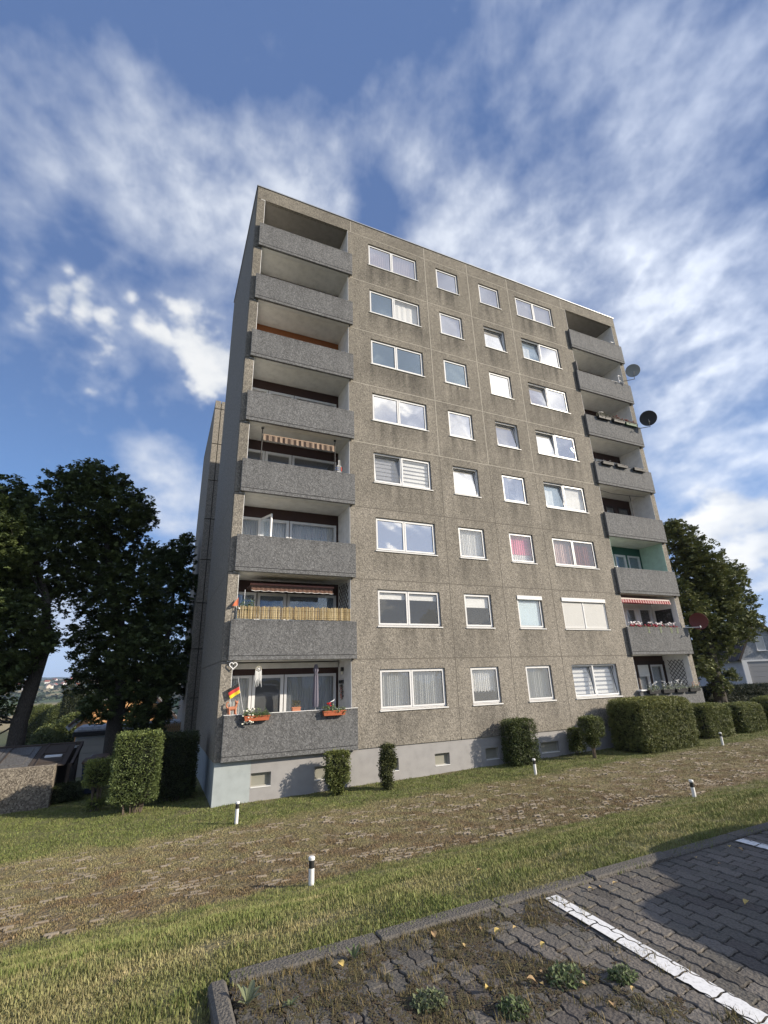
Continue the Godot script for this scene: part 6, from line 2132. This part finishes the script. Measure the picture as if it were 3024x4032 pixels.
# ---------------------------------------------------------------- neighbours
func car(label: String, at: Vector3, turn: float, paint: Color) -> void:
	var o := thing("parked_car", label, "car", at, "parked cars")
	o.rotation.y = turn
	# stations along the car: z, half width, belt height, roof half width, roof height, underside
	var st := [[-2.05, 0.62, 0.58, 0.52, 0.60, 0.34], [-1.98, 0.76, 0.70, 0.62, 0.74, 0.24], [-1.35, 0.86, 0.86, 0.70, 0.93, 0.20], [-0.95, 0.88, 0.92, 0.70, 0.98, 0.20], [-0.25, 0.89, 0.95, 0.60, 1.42, 0.20], [0.35, 0.89, 0.96, 0.62, 1.48, 0.20], [1.15, 0.89, 0.97, 0.60, 1.44, 0.20], [1.75, 0.86, 0.97, 0.56, 1.10, 0.22], [2.02, 0.80, 0.92, 0.58, 0.98, 0.26], [2.10, 0.70, 0.62, 0.55, 0.64, 0.34]]
	var body := MB.new()
	var glass := MB.new()
	var fine_st: Array = []
	var sub := 5
	for i in st.size() - 1:
		for k in sub + (1 if i == st.size() - 2 else 0):
			var t := float(k) / sub
			var row: Array = [float(i) + t]
			for c in 6:
				row.append(cubic_interpolate(st[i][c], st[i + 1][c], st[maxi(i - 1, 0)][c], st[mini(i + 2, st.size() - 1)][c], t))
			fine_st.append(row)
	var pts: Array = []
	for s in fine_st:
		var w: float = s[2]
		var belt: float = s[3]
		var rw: float = s[4]
		var top: float = s[5]
		var low: float = s[6]
		var x := PackedVector3Array([Vector3(0, low, s[1]), Vector3(w * 0.86, low, s[1]), Vector3(w * 0.97, low + 0.05, s[1]), Vector3(w, lerpf(low, belt, 0.4), s[1]), Vector3(w * 1.0, lerpf(low, belt, 0.72), s[1]), Vector3(w * 0.975, belt - 0.02, s[1]), Vector3(w * 0.95, belt, s[1]), Vector3(lerpf(w * 0.95, rw, 0.5), lerpf(belt, top, 0.52), s[1]), Vector3(rw * 1.03, top - 0.07 * (top - belt) / 0.5, s[1]), Vector3(rw * 0.90, top, s[1]), Vector3(rw * 0.5, top + 0.025, s[1]), Vector3(0, top + 0.035, s[1])])
		pts.append(x)
	var np: int = pts[0].size()
	for side in [1.0, -1.0]:
		var m := Vector3(side, 1, 1)
		var nrm := func(a: int, b: int) -> Vector3:
			var du: Vector3 = pts[mini(a + 1, pts.size() - 1)][b] - pts[maxi(a - 1, 0)][b]
			var dv: Vector3 = pts[a][mini(b + 1, np - 1)] - pts[a][maxi(b - 1, 0)]
			return (dv.cross(du)).normalized() * m
		for a in pts.size() - 1:
			for b in np - 1:
				var f: float = (fine_st[a][0] + fine_st[a + 1][0]) / 2
				var pane_side := b >= 6 and b <= 7 and f > 3.15 and f < 6.85 and absf(f - 5.1) > 0.12
				var pane_front := b >= 9 and ((f > 3.0 and f < 3.9) or (f > 6.1 and f < 6.9))
				var use: MB = glass if pane_side or pane_front else body
				var p0: Vector3 = pts[a][b] * m
				var p1: Vector3 = pts[a][b + 1] * m
				var p2: Vector3 = pts[a + 1][b + 1] * m
				var p3: Vector3 = pts[a + 1][b] * m
				if side > 0:
					use.tri_n(p0, p1, p2, nrm.call(a, b), nrm.call(a, b + 1), nrm.call(a + 1, b + 1))
					use.tri_n(p0, p2, p3, nrm.call(a, b), nrm.call(a + 1, b + 1), nrm.call(a + 1, b))
				else:
					use.tri_n(p0, p2, p1, nrm.call(a, b), nrm.call(a + 1, b + 1), nrm.call(a, b + 1))
					use.tri_n(p0, p3, p2, nrm.call(a, b), nrm.call(a + 1, b), nrm.call(a + 1, b + 1))
	for q in [0, pts.size() - 1]:
		for b in np - 1:
			body.quad(pts[q][b], pts[q][b + 1], pts[q][b + 1] * Vector3(-1, 1, 1), pts[q][b] * Vector3(-1, 1, 1))
	var pm := mat(paint, 0.25, 0.1)
	pm.clearcoat_enabled = true
	pm.clearcoat = 1.0
	pm.clearcoat_roughness = 0.05
	shape("body", body, pm, o)
	shape("windows", glass, mat(Color(0.02, 0.022, 0.025), 0.05), o)
	for s in [[-0.80, -1.28], [0.80, -1.28], [-0.80, 1.30], [0.80, 1.30]]:
		var w := holder("wheel", o, Vector3(s[0], 0.31, s[1]))
		w.rotation.z = PI / 2
		var t := MB.new()
		t.lathe(Transform3D.IDENTITY, [Vector2(0.2, -0.1), Vector2(0.29, -0.1), Vector2(0.315, -0.07), Vector2(0.315, 0.07), Vector2(0.29, 0.1), Vector2(0.2, 0.1)], 20)
		shape("tyre", t, M.rubber, w)
		t = MB.new()
		t.lathe(Transform3D.IDENTITY, [Vector2(0, -0.095), Vector2(0.2, -0.09), Vector2(0.2, 0.09), Vector2(0, 0.095)], 16)
		shape("rim", t, M.steel, w)
	for s in [-1, 1]:
		var t := MB.new()
		t.ball(Vector3(s * 0.60, 0.66, -1.97), Vector3(0.15, 0.075, 0.07), 10)
		shape("headlight", t, M.pvc, o)
		t = MB.new()
		t.ball(Vector3(s * 0.62, 0.80, 2.04), Vector3(0.13, 0.09, 0.05), 10)
		shape("tail_light", t, mat(Color(0.35, 0.02, 0.02), 0.3), o)
		t = MB.new()
		t.ball(Vector3(s * 0.98, 1.0, -0.72), Vector3(0.09, 0.07, 0.05), 8)
		shape("mirror", t, pm, o)

func build_left_side() -> void:
	# bin shelter
	var o := thing("bin_shelter", "low bin shelter with a pebbled concrete wall and lean-to roof of old panels", "shelter", Vector3(-11.5, -2.35, -4.6))
	var mb := MB.new()
	for k in 3:
		mb = MB.new()
		var xa := -9.41 - 1.5 * k
		mb.bevelled(Transform3D.IDENTITY, Vector3(xa - 1.485, -2.7, -3.24), Vector3(xa, -1.15, -3.1), 0.02)
		part("wall_panel", mb, M.bin_concrete, o)
	mb = MB.new()
	mb.bevelled(Transform3D.IDENTITY, Vector3(-9.55, -2.7, -3.75), Vector3(-9.411, -1.16, -3.25), 0.015)
	part("wall_return", mb, M.bin_concrete, o)
	var slope := Transform3D(Basis(Vector3.RIGHT, atan2(0.40, 1.9)), Vector3(0, -1.22, -3.35))
	for k in 5:
		mb = MB.new()
		var xa := -9.2 - 0.98 * k
		mb.boxt(slope, Vector3(xa - 0.96, 0.0, -1.95), Vector3(xa, 0.03, 0.0))
		mb.boxt(slope, Vector3(xa - 0.80, 0.031, -1.7), Vector3(xa - 0.16, 0.05, -1.1))
		mb.boxt(slope, Vector3(xa - 0.80, 0.031, -0.9), Vector3(xa - 0.16, 0.05, -0.25))
		part("roof_panel", mb, M.old_panel if k > 0 else M.old_wood, o)
	mb = MB.new()
	for k in 7:
		mb.boxt(slope, Vector3(-9.2 - 0.98 * k + 0.18 - 0.4 * (1 if k == 9 else 0), -0.03, -2.0), Vector3(-9.16 - 0.98 * k + 0.18, 0.065, 0.06))
	mb.boxt(slope, Vector3(-14.2, -0.03, -2.04), Vector3(-8.98, 0.07, -1.97))
	mb.boxt(slope, Vector3(-9.06, -0.05, -2.0), Vector3(-8.98, 0.068, 0.06))
	part("roof_battens", mb, M.old_wood, o)
	mb = MB.new()
	mb.boxt(slope, Vector3(-9.85, 0.066, -0.75), Vector3(-9.40, 0.10, -0.60))
	part("loose_board", mb, M.pvc, o)
	for k in 9:
		mb = MB.new()
		var z := -3.82 - 0.19 * k
		mb.bevelled(Transform3D.IDENTITY, Vector3(-9.16, -2.35, z - 0.17), Vector3(-9.12, -1.30 + 0.04 * k, z), 0.006)
		part("side_slat", mb, M.old_panel, o)
	mb = MB.new()
	mb.box(Vector3(-9.18, -2.5, -3.82), Vector3(-9.08, -1.22, -3.76))
	mb.box(Vector3(-9.18, -2.6, -5.60), Vector3(-9.08, -0.90, -5.53))
	mb.box(Vector3(-14.2, -2.7, -5.6), Vector3(-9.19, -0.95, -5.54))
	part("frame", mb, M.old_wood, o)
	# two wheeled bins beside it
	for k in 2:
		var b := thing("wheeled_bin", ["dark blue wheeled bin standing beside the bin shelter", "brown lidded wheeled bin standing behind the blue one"][k], "bin", Vector3(-8.55 + 0.12 * k, ground_y(-8.5, -4.6 - 0.9 * k), -4.6 - 0.9 * k), "wheeled bins")
		mb = MB.new()
		var bm: Material = mat(Color(0.02, 0.03, 0.07), 0.5) if k == 0 else mat(Color(0.06, 0.035, 0.025), 0.5)
		for s in 4:
			var n := [Vector2(-1, -1), Vector2(1, -1), Vector2(1, 1), Vector2(-1, 1)]
			var a: Vector2 = n[(s + 1) % 4]
			var c: Vector2 = n[s]
			mb.quad(Vector3(a.x * 0.2, 0.06, a.y * 0.24), Vector3(c.x * 0.2, 0.06, c.y * 0.24), Vector3(c.x * 0.27, 0.98, c.y * 0.33), Vector3(a.x * 0.27, 0.98, a.y * 0.33))
		shape("body", mb, bm, b)
		mb = MB.new()
		mb.bevelled(Transform3D(Basis(Vector3.RIGHT, 0.05), Vector3.ZERO), Vector3(-0.29, 0.97, -0.36), Vector3(0.29, 1.06, 0.36), 0.04)
		shape("lid", mb, mat(Color(0.10, 0.06, 0.045), 0.5), b)
		for s in [-1, 1]:
			mb = MB.new()
			mb.lathe(Transform3D(Basis(Vector3.BACK, PI / 2), Vector3(s * 0.2, 0.1, -0.24)), [Vector2(0, -0.03), Vector2(0.1, -0.03), Vector2(0.1, 0.03), Vector2(0, 0.03)], 14)
			shape("wheel", mb, M.rubber, b)
	car("pale car half hidden behind the bin shelter", Vector3(-13.2, ground_y(-13.2, -9.5), -9.6), 1.45, Color(0.62, 0.64, 0.66))
	# garages and the ochre house behind them
	var gy := ground_y(-9.0, -20.0)
	o = thing("garage_row", "flat roofed garages with pale doors and a dark roof edge", "garage", Vector3(-7.0, gy, -22.5))
	mb = MB.new()
	mb.box(Vector3(-10.9, gy - 1.0, -22.8), Vector3(-1.0, -1.68, -20.12))
	part("wall", mb, M.render_white, o)
	mb = MB.new()
	mb.bevelled(Transform3D.IDENTITY, Vector3(-11.05, -1.66, -22.9), Vector3(-0.9, -1.40, -19.9), 0.03)
	part("roof_edge", mb, M.black_box, o)
	mb = MB.new()
	mb.bevelled(Transform3D.IDENTITY, Vector3(-11.02, -1.40, -22.85), Vector3(-0.95, -1.16, -19.95), 0.16)
	part("roof", mb, M.slate, o)
	for k in 4:
		var door := MB.new()
		var xa := -10.84 + 2.45 * k
		for s in 5:
			door.bevelled(Transform3D(Basis(Vector3.RIGHT, PI / 2), Vector3(0, 0, -20.11)), Vector3(xa + 0.05, 0, 1.78 + 0.42 * s), Vector3(xa + 2.35, 0.03, 2.185 + 0.42 * s), 0.01)
		part("door", door, M.garage_door, o)
	o = thing("ochre_house", "sunlit ochre walled house with dark sloping roof edge beyond the garages", "house", Vector3(-9.5, -7.0, -55.0))
	mb = MB.new()
	mb.prism(Transform3D(Basis.IDENTITY, Vector3(0, 0, -50.0)), PackedVector2Array([Vector2(-14.3, -9.0), Vector2(-4.6, -9.0), Vector2(-4.6, -2.4), Vector2(-9.5, 2.2), Vector2(-14.3, -2.4)]), -10.0, 0.0)
	part("wall", mb, M.ochre, o)
	for s in [-1, 1]:
		mb = MB.new()
		mb.bar(Vector3(-9.5, 2.42, -54.8), Vector3(-9.5 + s * 5.5, -2.75, -54.8), 11.2, 0.24, Vector3(s * 0.69, 0.72, 0))
		part("roof_side", mb, M.tile, o)
		mb = MB.new()
		mb.bar(Vector3(-9.5, 2.25, -49.5), Vector3(-9.5 + s * 5.6, -3.0, -49.5), 0.10, 0.55, Vector3(s * 0.69, 0.72, 0))
		part("bargeboard", mb, M.slate, o)
	# board fence
	o = thing("board_fence", "greenish weathered board fence beyond the tall dark hedge", "fence", Vector3(-5.6, -3.5, -19.6))
	for k in 16:
		mb = MB.new()
		var xa := -6.55 + 0.13 * k
		mb.bevelled(Transform3D.IDENTITY, Vector3(xa, -3.9, -19.63), Vector3(xa + 0.11, -1.22 + 0.03 * sin(k * 2.0), -19.6), 0.006)
		part("board", mb, M.fence, o)
	for yy in [-1.6, -2.6]:
		mb = MB.new()
		mb.box(Vector3(-6.6, yy, -19.70), Vector3(-4.4, yy + 0.09, -19.635))
		part("rail", mb, M.fence, o)
	# cypresses and bushes down the slope, in the sun again
	for k in 5:
		var x := -20.0 + 1.15 * k
		var y := ground_y(x, -85.0)
		hedge("dark cypress in the row left of the ochre house, number %s from the left" % ["one", "two", "three", "four", "five"][k], "row of cypresses", "cypress", [[x - 0.85, x + 0.85, y, 2.4 + 0.5 * sin(k * 2.3) - 0.35 * k, -86.0, -84.2, 2.6]], [], 45.0, 0.24, Color(0.018, 0.028, 0.012), Color(0.04, 0.052, 0.02), 2, y)
	var bushes := [[-19.6, -70.0, 2.2, -3.6, "round green bush at the edge of the yellow field"], [-16.6, -71.0, 2.9, -2.2, "loose green bush below the cypresses"], [-13.6, -68.0, 2.3, -3.2, "dark bush against the garages' left corner"], [-26.5, -104.0, 4.0, -1.6, "pale green bush behind the round one, left of it"], [-21.5, -100.0, 4.2, -1.0, "pale green bush behind the round one, right of it"]]
	for b in bushes:
		var y := ground_y(b[0], b[1])
		hedge(b[4], "bushes down the slope", "bush", [[b[0] - b[2], b[0] + b[2], y - 0.5, b[3], b[1] - b[2], b[1] + b[2], 2.2]], [], 34.0, 0.24, Color(0.06, 0.085, 0.025), Color(0.14, 0.165, 0.055), 1, y)
	var y_rust := ground_y(-13.4, -17.0)
	hedge("low rust red shrub above the bin shelter roof", "", "bush", [[-14.2, -12.6, y_rust, y_rust + 1.9, -17.6, -16.4, 2.4]], [], 120.0, 0.10, Color(0.08, 0.03, 0.015), Color(0.16, 0.06, 0.03), 1, y_rust)
	# trees at the far edge of the field
	var proto: Node3D = null
	for k in 16:
		var x := -118.0 + 7.6 * k + rng.randf_range(-2, 2)
		var z := -168.0 - 14.0 * (k % 3) + rng.randf_range(-5, 5)
		var y := ground_y(x, z)
		var words := "broad tree in the belt beyond the yellow field"
		if proto == null:
			proto = tree(words, "trees beyond the yellow field", [Vector3(x, y, z), Vector3(x, y + 2.0, z), Vector3(x, y + 4.5, z)], [0.4, 0.3, 0.2], [[x, y + 6.0, z, 3.0], [x - 2.6, y + 4.0, z, 2.6], [x + 2.7, y + 4.3, z, 2.7], [x, y + 3.0, z + 1.5, 2.8], [x + 0.5, y + 8.0, z, 2.0]], 900, 0.55, Color(0.05, 0.07, 0.022), Color(0.11, 0.125, 0.04), -0.5)
		else:
			var c: Node3D = proto.duplicate()
			c.name = numbered(self, "tree")
			add_child(c)
			c.position = Vector3(x, y, z)
			c.rotation.y = rng.randf() * TAU
			c.scale = Vector3.ONE * rng.randf_range(0.8, 1.3)
	# village on the far slope
	var wall := MB.new()
	wall.prism(Transform3D.IDENTITY, PackedVector2Array([Vector2(-5, -3), Vector2(5, -3), Vector2(5, 5), Vector2(0, 9), Vector2(-5, 5)]), -6.5, 6.5)
	var roof := MB.new()
	for s in [-1, 1]:
		roof.bar(Vector3(0, 9.3, 0), Vector3(s * 5.9, 4.55, 0), 14.0, 0.5, Vector3(s * 0.62, 0.78, 0))
	var wm := wall.mesh()
	var rm := roof.mesh()
	var walls := [mat(Color(0.72, 0.70, 0.66)), mat(Color(0.62, 0.55, 0.45)), mat(Color(0.66, 0.62, 0.60))]
	var roofs := [mat(Color(0.30, 0.09, 0.05)), mat(Color(0.22, 0.08, 0.05)), mat(Color(0.10, 0.09, 0.09))]
	for k in 64:
		var dist := 1500.0 + 850.0 * rng.randf()
		var az := rng.randf_range(-0.25, -0.02)
		var x := sin(az) * dist
		var z := -cos(az) * dist
		var h := thing("village_house", "tiny pale house with pitched roof in the village across the valley", "house", Vector3(x, ground_y(x, z) + 1.0, z), "houses of the village across the valley")
		h.rotation.y = rng.randf() * TAU
		h.scale = Vector3.ONE * rng.randf_range(0.8, 1.35)
		shape("wall", wm, walls[rng.randi() % 3], h)
		shape("roof", rm, roofs[rng.randi() % 3], h)
	var wood: Array = []
	var wc := PackedColorArray()
	for k in 2600:
		var dist := 900.0 + 1500.0 * rng.randf()
		var az := rng.randf_range(-0.32, 0.05)
		var x := sin(az) * dist
		var z := -cos(az) * dist
		if noise.get_noise_2d(x * 0.4, z * 0.4) < 0.02 + 0.2 * rng.randf():
			continue
		wood.append(Transform3D(Basis.from_euler(Vector3(0, rng.randf() * TAU, 0)).scaled(Vector3(7, 9, 7) * rng.randf_range(0.6, 1.2)), Vector3(x, ground_y(x, z) + 2.0, z)))
		wc.append(shade_of(Color(0.025, 0.04, 0.015), Color(0.06, 0.075, 0.028)))
	var f := many("woods", clumps[0], M.leaf, wood, wc, self)
	tag(f, "woods and gardens of the far valley slope", "woods")

func build_right_side() -> void:
	var o := thing("white_house", "white gabled house with slate clad gable and grey garage door, right of the tree", "house", Vector3(44.3, -1.6, -14.0))
	var z := -14.0
	var mb := MB.new()
	mb.box(Vector3(44.28, -3.0, -25.0), Vector3(49.6, 1.85, z - 0.02))
	part("wall", mb, M.render_white, o)
	mb = MB.new()
	mb.prism(Transform3D(Basis.IDENTITY, Vector3(0, 0, z)), PackedVector2Array([Vector2(44.26, 1.62), Vector2(49.6, 1.62), Vector2(49.6, 1.95), Vector2(46.3, 5.2), Vector2(44.26, 1.95)]), -10.9, 0.0)
	part("gable", mb, M.slate, o)
	for s in [-1, 1]:
		var foot := Vector3(44.0, 1.60, -19.5) if s < 0 else Vector3(49.8, 1.75, -19.5)
		var ridge := Vector3(46.3, 5.38, -19.5)
		var run := (foot - ridge).normalized()
		var up: Vector3 = Vector3(-run.y, run.x, 0.0) * s
		up = up if up.y > 0 else -up
		mb = MB.new()
		mb.bar(ridge, foot, 11.6, 0.14, up)
		var side := part("roof_side", mb, M.tile, o)
		for k in 15:
			var t := MB.new()
			var p: Vector3 = ridge.lerp(foot, (k + 0.1) / 15.0) + up * 0.09
			for q in 38:
				t.bar(p + Vector3(0, 0, -5.7 + 0.305 * q), p + run * 0.30 + Vector3(0, 0, -5.7 + 0.305 * q), 0.25, 0.07, up)
			shape("tile_row", t, M.tile, side)
		mb = MB.new()
		mb.bar(ridge + Vector3(0, 0.04, 5.76), foot + Vector3(0, 0.04, 5.76), 0.06, 0.26, up)
		part("bargeboard", mb, M.black_paint, o)
	mb = MB.new()
	mb.box(Vector3(43.9, 1.52, -25.2), Vector3(44.05, 1.66, z + 0.1))
	part("gutter", mb, M.black_paint, o)
	mb = MB.new()
	mb.box(Vector3(44.70, 1.46, z - 0.01), Vector3(49.6, 1.615, z + 0.10))
	part("white_band", mb, M.white_paint, o)
	mb = MB.new()
	mb.box(Vector3(44.24, -3.0, z - 0.01), Vector3(44.69, 1.60, z + 0.12))
	part("pillar", mb, M.white_paint, o)
	mb = MB.new()
	for k in 6:
		mb.bevelled(Transform3D(Basis(Vector3.RIGHT, PI / 2), Vector3(0, 0, z)), Vector3(44.75, 0, -1.40 + 0.45 * k), Vector3(49.0, 0.04, -0.96 + 0.45 * k), 0.01)
	part("garage_door", mb, mat(Color(0.30, 0.30, 0.31), 0.5), o)
	var w := holder("window", o, Vector3(45.93, 2.45, z) - o.position)
	shape("frame", ring(0, 0.8, 0, 1.3, 0.07, -0.02, 0.05), M.pvc, w)
	for k in 14:
		mb = MB.new()
		mb.bevelled(Transform3D(Basis(Vector3.RIGHT, PI / 2), Vector3.ZERO), Vector3(0.07, 0, -0.165 - 0.08 * k), Vector3(0.73, 0.012, -0.092 - 0.08 * k), 0.005)
		shape("slat", mb, M.shutter, w)
	mb = MB.new()
	mb.box(Vector3(-0.05, -0.06, -0.02), Vector3(0.85, -0.005, 0.16))
	shape("sill", mb, M.white_paint, w)
	w = holder("window", o, Vector3(44.27, -0.35, -21.0) - o.position)
	w.rotation.y = -PI / 2
	shape("frame", ring(0, 1.9, 0, 1.2, 0.08, -0.02, 0.05), M.pvc, w)
	shape("pane", pane_mesh(1.74, 1.04, 1), M.glass_blue, w, Vector3(0.95, 0.6, 0.02))
	mb = MB.new()
	mb.box(Vector3(-0.08, -0.07, -0.02), Vector3(1.98, -0.005, 0.16))
	shape("sill", mb, M.white_paint, w)
	o.rotation.y = deg_to_rad(-32.0)
	# cars on the car park, out of the picture: one shades the paving, both show in the windows
	car("silver car parked outside the picture beyond the second white line", Vector3(-0.5, lot_y(-0.5), 14.85), 0.0, Color(0.62, 0.63, 0.65))
	car("white car parked three bays to the right", Vector3(4.7, lot_y(4.7), 15.3), 0.0, Color(0.75, 0.75, 0.75))

# ---------------------------------------------------------------- the scene
func _ready() -> void:
	rng.seed = 7
	noise.noise_type = FastNoiseLite.TYPE_SIMPLEX_SMOOTH
	noise.seed = 17
	noise.frequency = 0.05
	noise.fractal_octaves = 3
	fine.noise_type = FastNoiseLite.TYPE_SIMPLEX_SMOOTH
	fine.seed = 29
	fine.frequency = 0.05
	fine.fractal_octaves = 2
	# camera
	var cam := Camera3D.new()
	cam.name = "camera"
	cam.fov = 94.11
	cam.near = 0.05
	cam.far = 9000.0
	cam.transform = Transform3D(Basis(Vector3(0.9113742, -0.03162799, 0.41036172), Vector3(-0.10881958, 0.94304562, 0.31436168), Vector3(-0.39693244, -0.33115652, 0.8560257)), Vector3(-6.91158, 0.963636, 15.69395))
	add_child(cam)
	cam.current = true
	# sky and air
	var env := Environment.new()
	env.background_mode = Environment.BG_SKY
	env.sky = Sky.new()
	env.sky.sky_material = make_sky()
	env.background_energy_multiplier = 1.0
	env.tonemap_mode = Environment.TONE_MAPPER_LINEAR
	env.tonemap_exposure = 1.35
	env.sdfgi_enabled = true
	env.ssao_enabled = true
	env.ssil_enabled = true
	env.fog_enabled = true
	env.fog_density = 0.00012
	env.fog_light_color = Color(0.72, 0.80, 0.92)
	var we := WorldEnvironment.new()
	we.name = "world"
	we.environment = env
	add_child(we)
	# late sun from the right
	var sun := DirectionalLight3D.new()
	sun.name = "sun"
	sun.light_energy = 1.5
	sun.light_color = Color(1.0, 0.95, 0.87)
	sun.light_angular_distance = 0.5
	sun.shadow_enabled = true
	add_child(sun)
	sun.look_at_from_position(SUN * 100.0, Vector3.ZERO)
	make_materials()
	make_clumps()
	build_ground()
	build_lane()
	build_lot()
	build_block()
	build_rear_wing()
	build_right_side()
	build_left_side()
	build_trees()
	build_grass()
	build_loggia_things()
	build_small_growth()
